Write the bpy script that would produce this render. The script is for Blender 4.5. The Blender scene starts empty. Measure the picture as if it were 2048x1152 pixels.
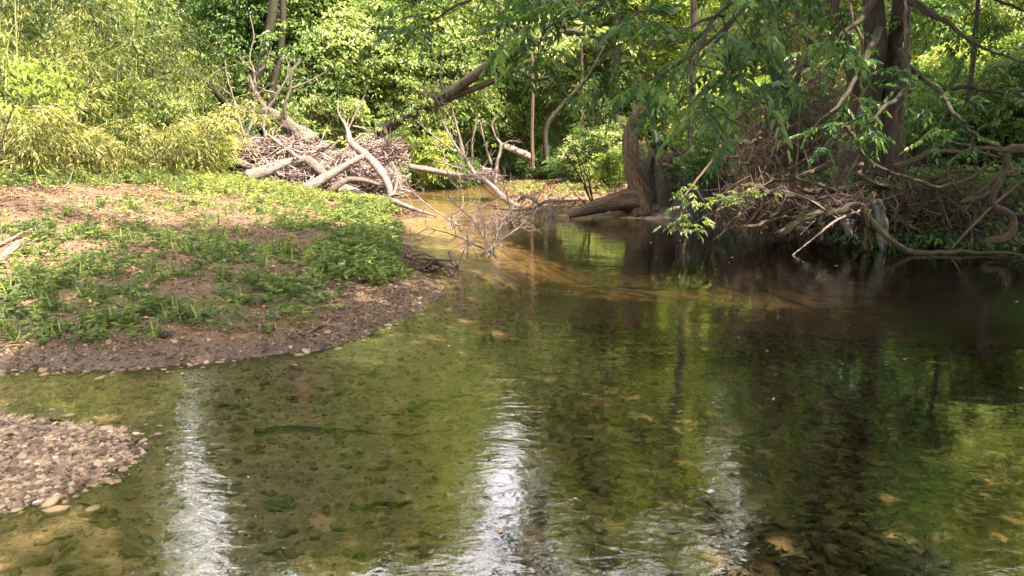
import bpy, math
import numpy as np
from mathutils import Vector

# ------------------------------------------------------------------ camera, sky, sun
scn = bpy.context.scene
FPX, CX, CY = 1480.0, 1024.0, 576.0
PITCH = math.radians(10.9)
CAM = np.array([0.0, 0.0, 1.6])
cam_data = bpy.data.cameras.new('camera')
cam_data.sensor_width = 36.0
cam_data.lens = 36.0 * FPX / 2048.0
cam_data.clip_start, cam_data.clip_end = 0.05, 3000.0
cam = bpy.data.objects.new('camera', cam_data)
scn.collection.objects.link(cam)
cam.location = CAM
cam.rotation_euler = (math.radians(90) - PITCH, 0, 0)
scn.camera = cam

SUN_AZ = math.radians(128)     # compass-like angle from +Y towards +X: behind and right of the camera
SUN_EL = math.radians(56)
SUN = np.array([math.sin(SUN_AZ) * math.cos(SUN_EL), math.cos(SUN_AZ) * math.cos(SUN_EL), math.sin(SUN_EL)])
world = bpy.data.worlds.new('World')
scn.world = world
world.use_nodes = True
wn = world.node_tree
sky = wn.nodes.new('ShaderNodeTexSky')
sky.sky_type = 'NISHITA'
sky.sun_disc = False
sky.sun_elevation = SUN_EL
sky.sun_rotation = SUN_AZ
sky.air_density = 1.0
sky.dust_density = 3.0
sky.ozone_density = 1.0
bg = wn.nodes['Background']
hs = wn.nodes.new('ShaderNodeHueSaturation')
hs.inputs['Saturation'].default_value = 0.4
wn.links.new(sky.outputs[0], hs.inputs['Color'])
# bright summer haze and cloud low over the trees
tc = wn.nodes.new('ShaderNodeTexCoord')
cn = wn.nodes.new('ShaderNodeTexNoise'); cn.inputs['Scale'].default_value = 2.2; cn.inputs['Detail'].default_value = 5
wn.links.new(tc.outputs['Generated'], cn.inputs['Vector'])
cr_ = wn.nodes.new('ShaderNodeValToRGB'); cr_.color_ramp.elements[0].position = .36; cr_.color_ramp.elements[1].position = .58
wn.links.new(cn.outputs[0], cr_.inputs[0])
cm = wn.nodes.new('ShaderNodeMix'); cm.data_type = 'RGBA'
sx = wn.nodes.new('ShaderNodeSeparateXYZ'); wn.links.new(tc.outputs['Generated'], sx.inputs[0])
mr = wn.nodes.new('ShaderNodeMapRange'); mr.inputs[1].default_value = .75; mr.inputs[2].default_value = .45
wn.links.new(sx.outputs[2], mr.inputs[0])
ml = wn.nodes.new('ShaderNodeMath'); ml.operation = 'MULTIPLY'; wn.links.new(cr_.outputs[0], ml.inputs[0]); wn.links.new(mr.outputs[0], ml.inputs[1])
wn.links.new(ml.outputs[0], cm.inputs[0]); wn.links.new(hs.outputs[0], cm.inputs[6]); cm.inputs[7].default_value = (17.0, 16.2, 17.0, 1)
wn.links.new(cm.outputs[2], bg.inputs[0])
bg.inputs[1].default_value = 0.12
sl = bpy.data.lights.new('sun', 'SUN')
sl.energy = 5.0
sl.angle = math.radians(0.6)
sl.color = (1.0, 0.91, 0.77)
so = bpy.data.objects.new('sun', sl)
so.rotation_euler = Vector(SUN).to_track_quat('Z', 'Y').to_euler()
so.location = (20, -20, 40)
scn.collection.objects.link(so)
scn.view_settings.view_transform = 'Standard'
scn.view_settings.look = 'None'
scn.view_settings.gamma = 1.0
scn.view_settings.exposure = 2.5
scn.cycles.max_bounces = 7
scn.cycles.diffuse_bounces = 3
scn.cycles.glossy_bounces = 3
scn.cycles.transmission_bounces = 3
scn.cycles.transparent_max_bounces = 6
scn.cycles.volume_bounces = 0
scn.cycles.caustics_reflective = False
scn.cycles.caustics_refractive = False

# ------------------------------------------------------------------ small maths
RS = np.random.RandomState(7)
cp, sp = math.cos(PITCH), math.sin(PITCH)

def P(px, py, Y):
    """point at depth Y on the sight line of a photo position"""
    u, v = (px - CX) / FPX, (CY - py) / FPX
    d = np.array([u, cp + v * sp, -sp + v * cp])
    return CAM + d * (Y / d[1])

def G(px, py, z=0.0):
    u, v = (px - CX) / FPX, (CY - py) / FPX
    d = np.array([u, cp + v * sp, -sp + v * cp])
    return CAM + d * ((z - CAM[2]) / d[2])

def proj(p):
    q = np.atleast_2d(p) - CAM
    w = q[:, 1] * cp - q[:, 2] * sp
    v = q[:, 1] * sp + q[:, 2] * cp
    w = np.where(w < 0.01, 0.01, w)
    return CX + FPX * q[:, 0] / w, CY - FPX * v / w

def sm(a, b, x):
    t = np.clip((x - a) / (b - a), 0, 1)
    return t * t * (3 - 2 * t)

_T = RS.rand(256, 256)
def vn(x, y):
    xi, yi = np.floor(x).astype(int), np.floor(y).astype(int)
    fx, fy = x - xi, y - yi
    fx, fy = fx * fx * (3 - 2 * fx), fy * fy * (3 - 2 * fy)
    a, b = _T[xi & 255, yi & 255], _T[(xi + 1) & 255, yi & 255]
    c, d = _T[xi & 255, (yi + 1) & 255], _T[(xi + 1) & 255, (yi + 1) & 255]
    return (a * (1 - fx) + b * fx) * (1 - fy) + (c * (1 - fx) + d * fx) * fy - 0.5

def fbm(x, y, o=4):
    s, a = 0, 1.0
    for _ in range(o):
        s = s + a * vn(x, y); x, y, a = x * 2.03 + 17, y * 2.03 + 31, a * 0.5
    return s

def unit(v):
    return v / np.maximum(np.linalg.norm(v, axis=-1, keepdims=True), 1e-9)

# ------------------------------------------------------------------ terrain
left_px = [(0, 738), (150, 741), (300, 738), (450, 722), (560, 708), (640, 697), (720, 672), (790, 648), (840, 627), (872, 598), (886, 574), (862, 562),
           (836, 553), (822, 530), (824, 505), (815, 470), (800, 452), (782, 440), (800, 436), (835, 431), (822, 424), (795, 412), (790, 398), (795, 370), (800, 360)]
far_px = [(860, 353), (935, 350), (960, 358), (966, 368), (985, 385), (1010, 402), (1045, 418), (1090, 427), (1150, 434), (1240, 436), (1330, 438), (1370, 440), (1430, 452),
          (1470, 462), (1540, 470), (1610, 482), (1700, 486), (1800, 488), (1900, 490), (2048, 493)]
shore = [(-40, 4.2), (-9, 4.6)] + [tuple(G(*p)[:2]) for p in left_px]
shore += [tuple(G(*p)[:2]) for p in far_px] + [(10.5, 10.5), (8.6, 6.5), (6.4, 4.0), (6.0, 0), (6.5, -12), (-40, -12)]
shore = np.array(shore)
isl = np.array([G(*p)[:2] for p in [(-200, 835), (0, 845), (110, 853), (200, 876), (225, 905), (200, 940), (110, 972), (0, 998), (-200, 1030)]] + [(-6, 3.0), (-6, 4.1)])

def sdist(x, y, poly):
    a = poly; b = np.roll(poly, -1, 0)
    d2 = np.full(x.shape, 1e9); ins = np.zeros(x.shape, bool)
    for (ax, ay), (bx, by) in zip(a, b):
        ex, ey = bx - ax, by - ay
        t = np.clip(((x - ax) * ex + (y - ay) * ey) / (ex * ex + ey * ey + 1e-12), 0, 1)
        d2 = np.minimum(d2, (x - ax - t * ex) ** 2 + (y - ay - t * ey) ** 2)
        if ay != by:
            c = (ay > y) != (by > y)
            ins ^= c & (x < (bx - ax) * (y - ay) / (by - ay) + ax)
    d = np.sqrt(d2)
    return np.where(ins, -d, d)

def height(x, y):
    x = np.asarray(x, float); y = np.asarray(y, float)
    jx = x + 0.16 * vn(x * 1.9, y * 1.9) + 0.08 * vn(x * 6, y * 6) + .04 * vn(x * 15, y * 15)
    jy = y + 0.16 * vn(x * 1.9 + 50, y * 1.9) + 0.08 * vn(x * 6 + 9, y * 6) + .04 * vn(x * 15 + 5, y * 15)
    d = sdist(jx, jy, shore)
    wr = sm(2.2, 4.2, x - 0.10 * np.maximum(y - 17.5, 0)) * sm(24, 19, y)
    wr = np.maximum(wr, sm(5.5, 8, x) * sm(34, 24, y))
    dl = np.maximum(d, 0)
    left = 1.15 * (1 - np.exp(-dl / 6.5)) + 0.02 * sm(0, .1, dl) + .55 * sm(-4.5, -11, x) * sm(1, 6, dl) * (1 - .8 * sm(16, 21, y) * sm(-9.5, -7.5, x)) + .16 * np.exp(-((x + 2.6) ** 2 / 1.6 + (y - 10.3) ** 2 / 1.2))
    right = 0.85 * sm(-0.02, 0.4, dl) + 0.9 * sm(0.4, 5, dl) + 0.25 * fbm(x * .9, y * .9) * sm(0, 1, dl)
    bar = 0.38 * (1 - np.exp(-dl / 2.0)) + 0.5 * sm(3, 10, dl)
    wb = sm(-1.5, 0, x) * (1 - wr)
    land = left * (1 - wr - wb) + right * wr + bar * wb
    land = land + (0.07 * fbm(x * .5, y * .5) + 0.05 * fbm(x * 1.7, y * 1.7) + 0.02 * fbm(x * 6, y * 6)) * sm(0, 1.2, dl) + 0.01 * fbm(x * 14, y * 14)
    # the ground swells under the washed-up wood, and rises far away
    for (bx, by, br, bh) in [(-7.0, 23.4, 1.2, 0.5), (-5.2, 23.6, 1.3, 0.7), (-3.7, 24.2, .9, 0.5)]:
        land = land + bh * np.exp(-((x - bx) ** 2 + (y - by) ** 2) / br ** 2) * sm(0, .6, dl)
    land = land + 1.6 * sm(34, 60, y) + 3 * sm(60, 200, np.hypot(x, y)) + 1.2 * sm(-12, -24, x)
    dw = np.maximum(-d, 0)
    deep = 0.22 + 0.62 * sm(-2.2, 2.4, x - 0.08 * (y - 4)) * sm(23, 17.5, y)
    bed = -deep * (1 - np.exp(-dw / (0.35 + 1.6 * sm(2, -2, x)))) + (0.035 * fbm(x * 1.3, y * 1.3) + 0.015 * fbm(x * 5, y * 5)) * sm(0, .6, dw)
    di = sdist(jx, jy, isl)
    bed = np.maximum(bed, 0.085 * (1 - np.exp(np.minimum(di, 0) / .8)) - 0.07 * np.maximum(di, 0) + 0.015 * fbm(x * 6, y * 6) - 0.004)
    return np.where(d > 0, land, bed), d, di

def H(x, y):
    return float(height(np.array([x]), np.array([y]))[0][0])

def spacing(lo, hi, c, n, k):
    t = np.linspace(-1, 1, n)
    s = np.sinh(t * k) / math.sinh(k)
    return np.where(s < 0, c + s * (c - lo), c + s * (hi - c))

# ------------------------------------------------------------------ mesh and node helpers
def link(o, parent=None):
    scn.collection.objects.link(o)
    if parent is not None:
        o.parent = parent
    return o

def mesh_obj(name, V, F, mat, parent=None, attrs=None, smooth=True, origin=None):
    V = np.asarray(V, np.float32)
    if origin is not None:
        V = V - np.asarray(origin, np.float32)
    if parent is not None and parent.type == 'EMPTY':
        V = V - np.array(parent.location, np.float32)
    elif parent is not None:
        q = parent
        while q is not None:
            V = V - np.array(q.location, np.float32); q = q.parent
    F = np.asarray(F, np.int32)
    me = bpy.data.meshes.new(name)
    me.vertices.add(len(V)); me.vertices.foreach_set('co', V.ravel())
    k = F.shape[1]
    me.loops.add(F.size); me.loops.foreach_set('vertex_index', F.ravel())
    me.polygons.add(len(F)); me.polygons.foreach_set('loop_start', np.arange(0, F.size, k, dtype=np.int32))
    me.polygons.foreach_set('loop_total', np.full(len(F), k, np.int32))
    me.polygons.foreach_set('use_smooth', np.full(len(F), smooth))
    for an, (kind, data) in (attrs or {}).items():
        a = me.attributes.new(an, kind, 'POINT')
        a.data.foreach_set('vector' if kind == 'FLOAT_VECTOR' else 'value', np.asarray(data, np.float32).ravel())
    me.update()
    me.materials.append(mat)
    o = bpy.data.objects.new(name, me)
    if origin is not None:
        o.location = origin
    return link(o, parent)

def tag(o, label=None, cat=None, group=None, kind=None):
    if label: o['label'] = label
    if cat: o['category'] = cat
    if group: o['group'] = group
    if kind: o['kind'] = kind
    return o

def thing(name, label, cat, loc, group=None):
    o = bpy.data.objects.new(name, None)
    o.empty_display_size = 0.2
    o.location = [float(c) for c in loc]
    link(o)
    return tag(o, label, cat, group)

class N:
    """tiny node writer"""
    def __init__(self, name):
        self.m = bpy.data.materials.new(name); self.m.use_nodes = True
        self.t = self.m.node_tree; self.t.nodes.clear()
        self.out = self.t.nodes.new('ShaderNodeOutputMaterial')
    def n(self, typ, **kw):
        nd = self.t.nodes.new(typ)
        for k, v in kw.items():
            if k == 'inp':
                for a, b in v.items():
                    s = nd.inputs[a]
                    if isinstance(b, bpy.types.NodeSocket): self.t.links.new(b, s)
                    else: s.default_value = b
            else: setattr(nd, k, v)
        return nd
    def noise(self, vec, scale, detail=4, rough=.55, dist=0):
        return self.n('ShaderNodeTexNoise', inp={'Vector': vec, 'Scale': scale, 'Detail': detail, 'Roughness': rough, 'Distortion': dist}).outputs[0]
    def ramp(self, fac, stops):
        r = self.n('ShaderNodeValToRGB', inp={'Fac': fac})
        el = r.color_ramp.elements
        while len(el) < len(stops): el.new(.5)
        for e, (p, c) in zip(el, stops):
            e.position = p; e.color = (*c, 1) if len(c) == 3 else c
        return r.outputs[0]
    def math(self, op, a, b=0.0, clamp=False):
        return self.n('ShaderNodeMath', operation=op, use_clamp=clamp, inp={0: a, 1: b}).outputs[0]
    def mix(self, f, a, b, mode='MIX'):
        nd = self.n('ShaderNodeMix', data_type='RGBA', blend_type=mode)
        for s, v in ((nd.inputs[0], f), (nd.inputs[6], a), (nd.inputs[7], b)):
            if isinstance(v, bpy.types.NodeSocket): self.t.links.new(v, s)
            else: s.default_value = (*v, 1) if isinstance(v, tuple) and len(v) == 3 else v
        return nd.outputs[2]
    def attr(self, name, out=2):
        return self.n('ShaderNodeAttribute', attribute_name=name).outputs[out]
    def geo(self, o='Position'):
        return self.n('ShaderNodeNewGeometry').outputs[o]
    def bump(self, h, strength=.5, dist=.02, normal=None):
        inp = {'Height': h, 'Strength': strength, 'Distance': dist}
        if normal: inp['Normal'] = normal
        return self.n('ShaderNodeBump', inp=inp).outputs[0]
    def bsdf(self, col, rough=.8, normal=None, spec=.3):
        inp = {'Base Color': col, 'Roughness': rough, 'Specular IOR Level': spec}
        if normal: inp['Normal'] = normal
        return self.n('ShaderNodeBsdfPrincipled', inp=inp).outputs[0]
    def done(self, sh):
        self.t.links.new(sh, self.out.inputs[0]); return self.m

def leaf_mat(name, stops, trans=.45, tcol=1.5, rough=.45, spec=.35, objvar=.25):
    w = N(name)
    v = w.attr('v')
    col = w.ramp(v, stops)
    oi = w.n('ShaderNodeObjectInfo').outputs['Random']
    oi = w.math('MULTIPLY_ADD', oi, objvar); oi.node.inputs[2].default_value = 1 - objvar / 2
    col = w.n('ShaderNodeVectorMath', operation='SCALE', inp={0: col, 'Scale': oi}).outputs[0]
    b = w.bsdf(col, rough, spec=spec)
    tc = w.n('ShaderNodeVectorMath', operation='MULTIPLY', inp={0: col, 1: (tcol * 1.2, tcol * 1.15, tcol * .6)}).outputs[0]
    t = w.n('ShaderNodeBsdfTranslucent', inp={'Color': tc}).outputs[0]
    return w.done(w.n('ShaderNodeMixShader', inp={0: trans, 1: b, 2: t}).outputs[0])

def bark_mat(name, dark, light, moss=None, moss_amt=.0, scale=14, bump=.6, rough=.85, furrow=.55):
    w = N(name)
    g = w.attr('grain', 1)
    a = w.noise(g, scale, 6, .65, .3)
    cr = w.n('ShaderNodeTexVoronoi', feature='DISTANCE_TO_EDGE', inp={'Vector': g, 'Scale': scale * .55}).outputs['Distance']
    a = w.math('MULTIPLY', a, w.math('ADD', w.math('MULTIPLY', cr, 2.6, True), .68, True))
    b = w.noise(w.geo(), 3.0, 3)
    col = w.mix(w.math('MULTIPLY_ADD', a, 2.4, False), dark, light)
    a2 = w.math('SUBTRACT', w.math('MULTIPLY', a, 2.6), furrow * 1.4, True)
    col = w.mix(a2, dark, light)
    col = w.mix(w.math('MULTIPLY', b, .5), col, tuple(c * .55 for c in dark))
    if moss:
        up = w.n('ShaderNodeSeparateXYZ', inp={0: w.geo('Normal')}).outputs[2]
        mk = w.math('MULTIPLY_ADD', b, 3.0); mk.node.inputs[2].default_value = -1.5 + moss_amt
        mk = w.math('ADD', mk, w.math('MULTIPLY', up, .5), True)
        col = w.mix(mk, col, moss)
    h = w.math('ADD', a, w.math('MULTIPLY', w.noise(w.geo(), 60, 3), .35))
    return w.done(w.bsdf(col, rough, w.bump(h, bump, .05), .2))

M = {}
M['leaf_far'] = leaf_mat('leaf yellow green', [(0, (.05, .09, .015)), (.4, (.13, .185, .035)), (.75, (.28, .32, .07)), (1, (.40, .40, .14))], .48)
M['leaf_fresh'] = leaf_mat('leaf fresh pale', [(0, (.06, .11, .025)), (.4, (.15, .205, .055)), (.75, (.29, .33, .12)), (1, (.44, .45, .24))], .42)
M['leaf_dark'] = leaf_mat('leaf deep green', [(0, (.03, .07, .02)), (.5, (.072, .135, .034)), (1, (.16, .23, .06))], .44)
M['leaf_ash'] = leaf_mat('leaf ash', [(0, (.014, .034, .010)), (.6, (.036, .076, .020)), (1, (.10, .16, .04))], .40, 1.7, .42, .3)
M['leaf_bamboo'] = leaf_mat('leaf bamboo', [(0, (.022, .035, .008)), (.4, (.068, .092, .018)), (.75, (.155, .175, .036)), (1, (.32, .30, .10))], .42, 1.4)
M['leaf_reed'] = leaf_mat('leaf dry bamboo', [(0, (.045, .055, .014)), (.35, (.13, .14, .032)), (.7, (.26, .24, .065)), (1, (.44, .37, .17))], .35, 1.3)
M['leaf_herb'] = leaf_mat('leaf herb', [(0, (.05, .085, .025)), (.5, (.105, .145, .045)), (.85, (.20, .235, .06)), (1, (.36, .36, .12))], .35, 1.4, .5)
M['leaf_yellow'] = leaf_mat('leaf sapling yellow', [(0, (.12, .19, .03)), (1, (.27, .33, .06))], .5, 1.5)
M['bark'] = bark_mat('bark brown', (.05, .033, .02), (.20, .14, .09), None, 0, 36)
M['bark_dark'] = bark_mat('bark dark', (.018, .014, .009), (.085, .066, .042), (.035, .045, .01), -.2, 34)
M['bark_stump'] = bark_mat('bark stump', (.045, .029, .018), (.23, .155, .095), (.07, .09, .02), -.5, 34, .8, furrow=.62)
M['root'] = bark_mat('bark mossy root', (.022, .016, .009), (.115, .088, .048), (.045, .055, .012), -.25, 40)
M['drift'] = bark_mat('driftwood', (.09, .066, .054), (.42, .325, .275), None, 0, 44, .7)
M['drift_dark'] = bark_mat('driftwood brown', (.05, .035, .027), (.27, .20, .16), None, 0, 46, .7)
M['lichen'] = bark_mat('bark lichen', (.06, .045, .034), (.33, .26, .20), (.22, .13, .03), -.5, 40, 1.0)
M['culm'] = bark_mat('bamboo culm', (.16, .17, .05), (.40, .38, .16), None, 0, 6, .2, .5)

def twig_mat():
    w = N('twigs')
    v = w.attr('v')
    col = w.ramp(v, [(0, (.05, .032, .025)), (.5, (.22, .155, .13)), (1, (.44, .345, .30))])
    return w.done(w.bsdf(col, .85, spec=.15))
M['twig'] = twig_mat()
def vine_mat():
    w = N('vine stems')
    col = w.ramp(w.attr('v'), [(0, (.03, .02, .014)), (.6, (.12, .082, .055)), (1, (.27, .19, .14))])
    return w.done(w.bsdf(col, .85, spec=.15))
M['vine'] = vine_mat()
def stone_mat():
    w = N('creek stones')
    col = w.ramp(w.attr('v'), [(0, (.035, .025, .017)), (.35, (.13, .08, .047)), (.6, (.25, .165, .10)), (.85, (.38, .27, .175)), (1, (.55, .45, .34))])
    n = w.noise(w.geo(), 90, 3)
    col = w.mix(.5, col, w.ramp(n, [(.3, (.5, .5, .5)), (.7, (1, 1, 1))]), 'MULTIPLY')
    return w.done(w.bsdf(col, .75, w.bump(n, .4, .004), .35))
M['stone'] = stone_mat()
w = N('algae covered stones')
M['bedstone'] = w.done(w.bsdf(w.mix(w.noise(w.geo(), 7.0, 4), w.ramp(w.attr('v'), [(0, (.13, .085, .042)), (.5, (.31, .21, .115)), (1, (.52, .39, .25))]), (.20, .145, .07)), .8, spec=.2))
def litter_mat():
    w = N('dead leaves')
    col = w.ramp(w.attr('v'), [(0, (.05, .028, .014)), (.5, (.13, .074, .036)), (.85, (.27, .17, .09)), (1, (.45, .33, .19))])
    return w.done(w.bsdf(col, .7, spec=.3))
M['litter'] = litter_mat()

def ground_mat():
    w = N('ground')
    p = w.geo()
    g = w.math('MINIMUM', w.attr('grass'), 1.0)
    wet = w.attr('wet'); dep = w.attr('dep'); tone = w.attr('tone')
    n1 = w.noise(p, 2.2, 5); n2 = w.noise(p, 16, 5, .65); n3 = w.noise(p, 70, 4, .65)
    vor = w.n('ShaderNodeTexVoronoi', inp={'Vector': p, 'Scale': 34.0, 'Randomness': 1.0})
    soil = w.ramp(w.math('ADD', w.math('MULTIPLY', n3, .65), w.math('MULTIPLY', n2, .35)), [(.3, (.04, .022, .011)), (.5, (.115, .064, .032)), (.68, (.25, .155, .08))])
    peb = w.mix(w.math('MULTIPLY', n1, .9), soil, w.mix(.6, soil, w.n('ShaderNodeRGBToBW', inp={0: vor.outputs['Color']}).outputs[0], 'SOFT_LIGHT'))
    gr = w.ramp(n3, [(.3, (.05, .08, .02)), (.7, (.16, .20, .05))])
    gm = w.math('MULTIPLY', g, w.ramp(n2, [(.35, (0, 0, 0)), (.6, (1, 1, 1))]))
    col = w.mix(gm, peb, gr)
    dk = w.ramp(wet, [(0, (1, 1, 1)), (1, (.50, .45, .41))])
    col = w.mix(1.0, col, dk, 'MULTIPLY')
    # creek bed: sandy where shallow, algae and silt where deep
    sand = w.ramp(w.math('ADD', w.math('MULTIPLY', n2, .5), w.math('MULTIPLY', n3, .5)), [(.32, (.17, .10, .045)), (.5, (.38, .235, .12)), (.66, (.56, .39, .21))])
    v2 = w.n('ShaderNodeTexVoronoi', inp={'Vector': p, 'Scale': 13.0, 'Randomness': 1.0}).outputs['Color']
    sand = w.mix(.5, sand, w.n('ShaderNodeRGBToBW', inp={0: v2}).outputs[0], 'SOFT_LIGHT')
    silt = w.ramp(n2, [(.3, (.03, .028, .014)), (.6, (.085, .072, .037)), (.75, (.15, .125, .06))])
    bed = w.mix(w.ramp(dep, [(.22, (0, 0, 0)), (.65, (1, 1, 1))]), sand, silt)
    col = w.mix(w.ramp(dep, [(0, (0, 0, 0)), (.03, (1, 1, 1))]), col, bed)
    dark = w.mix(tone, col, w.mix(1.0, col, (.07, .06, .045), 'MULTIPLY'))  # undercut shade painted into the right bank soil by darkening its colour
    h = w.math('ADD', w.math('MULTIPLY', n2, .5), w.math('ADD', w.math('MULTIPLY', n3, .4), w.math('MULTIPLY', vor.outputs['Distance'], -.35)))
    rg = w.math('MULTIPLY_ADD', wet, -.45); rg.node.inputs[2].default_value = .9
    return w.done(w.bsdf(dark, rg, w.bump(h, .8, .03), .4))

def water_mat():
    w = N('creek water')
    p = w.geo()
    mp = w.n('ShaderNodeMapping', inp={'Vector': p, 'Scale': (.75, 1.35, 1), 'Rotation': (0, 0, .12)}).outputs[0]
    big = w.noise(mp, 1.1, 2, .5, .4)
    mid = w.noise(mp, 4.2, 2, .5, .8)
    fine = w.noise(mp, 13.0, 2, .55, .6)
    gust = w.ramp(w.noise(p, .35, 2), [(.38, (.15, .15, .15)), (.62, (1, 1, 1))])
    h = w.math('ADD', w.math('MULTIPLY', big, .0075), w.math('ADD', w.math('MULTIPLY', w.math('MULTIPLY', mid, gust), .0044), w.math('MULTIPLY', w.math('MULTIPLY', fine, gust), .0026)))
    nr = w.bump(h, 1.0, 1.0)
    fr = w.n('ShaderNodeFresnel', inp={'IOR': 1.66, 'Normal': nr}).outputs[0]
    gl = w.n('ShaderNodeBsdfGlossy', inp={'Color': (1, 1, 1, 1), 'Roughness': .0, 'Normal': nr}).outputs[0]
    tr = w.n('ShaderNodeBsdfTransparent', inp={'Color': (.93, .95, .88, 1)}).outputs[0]
    sh = w.n('ShaderNodeMixShader', inp={0: fr, 1: tr, 2: gl}).outputs[0]
    va = w.n('ShaderNodeVolumeAbsorption', inp={'Color': (.68, .58, .46, 1), 'Density': .8}).outputs[0]
    w.t.links.new(va, w.out.inputs[1])
    return w.done(sh)

# ------------------------------------------------------------------ geometry generators
def catmull(pts, per=5):
    p = np.asarray(pts, float)
    if len(p) < 3:
        t = np.linspace(0, 1, per + 1)[:, None]
        return p[0] * (1 - t) + p[1] * t
    e = np.vstack([2 * p[0] - p[1], p, 2 * p[-1] - p[-2]])
    out = []
    for i in range(len(p) - 1):
        a, b, c, d = e[i:i + 4]
        for t in np.arange(per) / per:
            out.append(.5 * ((2 * b) + (-a + c) * t + (2 * a - 5 * b + 4 * c - d) * t * t + (-a + 3 * b - 3 * c + d) * t ** 3))
    out.append(p[-1])
    return np.array(out)

class MB:
    def __init__(self):
        self.V, self.F, self.g, self.v, self.n = [], [], [], [], 0
    def add(self, V, F, g=None, v=None):
        V = np.asarray(V, float)
        self.V.append(V); self.F.append(np.asarray(F) + self.n)
        self.g.append(V if g is None else g)
        self.v.append(np.full(len(V), .5) if v is None else np.broadcast_to(v, (len(V),)))
        self.n += len(V)
    def tube(self, pts, rad, seg=8, per=5, rough=.06, ridges=0, wob=0.0, rs=RS, flat_end=True, v=None, tip=False):
        """pts: joints [x,y,z]; rad: radius at each joint, metres"""
        c = catmull(pts, per)
        r = catmull(np.c_[rad, rad, rad], per)[:, 0] if len(rad) > 2 else np.linspace(rad[0], rad[-1], len(c))
        r = np.maximum(r, .0015)
        if wob:
            k = len(c)
            off = np.cumsum(rs.randn(k, 3), 0); off -= np.linspace(0, 1, k)[:, None] * off[-1]
            c = c + off * wob / math.sqrt(k)
        t = unit(np.gradient(c, axis=0))
        s = np.cumsum(np.r_[0, np.linalg.norm(np.diff(c, axis=0), axis=1)])
        u = np.cross(t[0], [0, 0, 1.0]); u = np.array([1.0, 0, 0]) if np.linalg.norm(u) < .1 else unit(u)
        U = []
        for k in range(len(c)):
            u = unit(u - t[k] * np.dot(u, t[k])); U.append(u)
        U = np.array(U); W = np.cross(t, U)
        if not tip:
            c = np.vstack([c[0], c, c[-1]]); r = np.r_[r[0] * .05, r, r[-1] * .05]; U = np.vstack([U[0], U, U[-1]]); W = np.vstack([W[0], W, W[-1]]); s = np.r_[s[0], s, s[-1]]
        K = len(c)
        a = np.arange(seg) / seg * 2 * math.pi
        rr = r[:, None] * np.ones(seg)
        if rough:
            ph = rs.rand() * 9
            rr = rr * (1 + rough * 2.2 * vn(np.cos(a)[None] * 1.3 + ph + 0 * s[:, None], s[:, None] * 2.2 + np.sin(a)[None] * 1.3 + ph) + rough * rs.randn(K, seg) * .25)
        if ridges:
            ph = s[:, None] * .7
            q = ridges * .55
            rr = rr * (1 + .30 * vn(np.cos(a)[None] * q + ph * .35 + 40, np.sin(a)[None] * q + s[:, None] * .8 + 9) + .16 * vn(np.cos(a)[None] * q * 2.2 + s[:, None] * 2.5, np.sin(a)[None] * q * 2.2 + s[:, None] * 1.7))
        V = c[:, None] + rr[..., None] * (np.cos(a)[None, :, None] * U[:, None] + np.sin(a)[None, :, None] * W[:, None])
        i, j = np.meshgrid(np.arange(K - 1), np.arange(seg), indexing='ij')
        j2 = (j + 1) % seg
        F = np.stack([i * seg + j, i * seg + j2, (i + 1) * seg + j2, (i + 1) * seg + j], -1).reshape(-1, 4)
        rm = float(np.mean(r))
        g = np.stack([np.cos(a)[None] * rm * 1.6 + 0 * s[:, None], np.sin(a)[None] * rm * 1.6 + 0 * s[:, None], (s[:, None] * .16 + 0 * a[None])], -1) + rs.rand(3) * 20
        self.add(V.reshape(-1, 3), F, g.reshape(-1, 3), rs.rand() if v is None else v)
        return c
    def twigs(self, A, B, r0, r1, bend=.08, rs=RS, v=None, seg=4):
        """many thin bent sticks at once"""
        A, B = np.asarray(A, float), np.asarray(B, float); n = len(A)
        if not n: return
        L = np.linalg.norm(B - A, axis=1)[:, None]
        t = unit(B - A); u = unit(np.cross(t, unit(rs.randn(n, 3)))); w = np.cross(t, u)
        a = np.arange(seg) / seg * 2 * math.pi
        rings = []
        b = u * L * bend * rs.randn(n, 1)
        for f in (0, .33, .67, 1):
            c = A + (B - A) * f + b * 4 * f * (1 - f) + w * L * bend * .5 * rs.randn(n, 1) * (0 < f < 1)
            r = (np.asarray(r0) * (1 - f) + np.asarray(r1) * f) * np.ones(n)
            rings.append(c[:, None] + r[:, None, None] * (np.cos(a)[None, :, None] * u[:, None] + np.sin(a)[None, :, None] * w[:, None]))
        V = np.stack(rings, 1).reshape(-1, 3)
        F = []
        for k in range(3):
            for j in range(seg):
                F.append([k * seg + j, k * seg + (j + 1) % seg, (k + 1) * seg + (j + 1) % seg, (k + 1) * seg + j])
        F = (np.array(F)[None] + (np.arange(n) * 4 * seg)[:, None, None]).reshape(-1, 4)
        v = rs.rand(n) if v is None else np.broadcast_to(v, (n,))
        self.add(V, F, None, np.repeat(v, 4 * seg))
    def build(self, name, mat, parent=None, origin=None, smooth=True):
        V = np.vstack(self.V)
        return mesh_obj(name, V, np.vstack(self.F), mat, parent, {'grain': ('FLOAT_VECTOR', np.vstack(self.g)), 'v': ('FLOAT', np.concatenate(self.v))}, smooth, origin)

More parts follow.
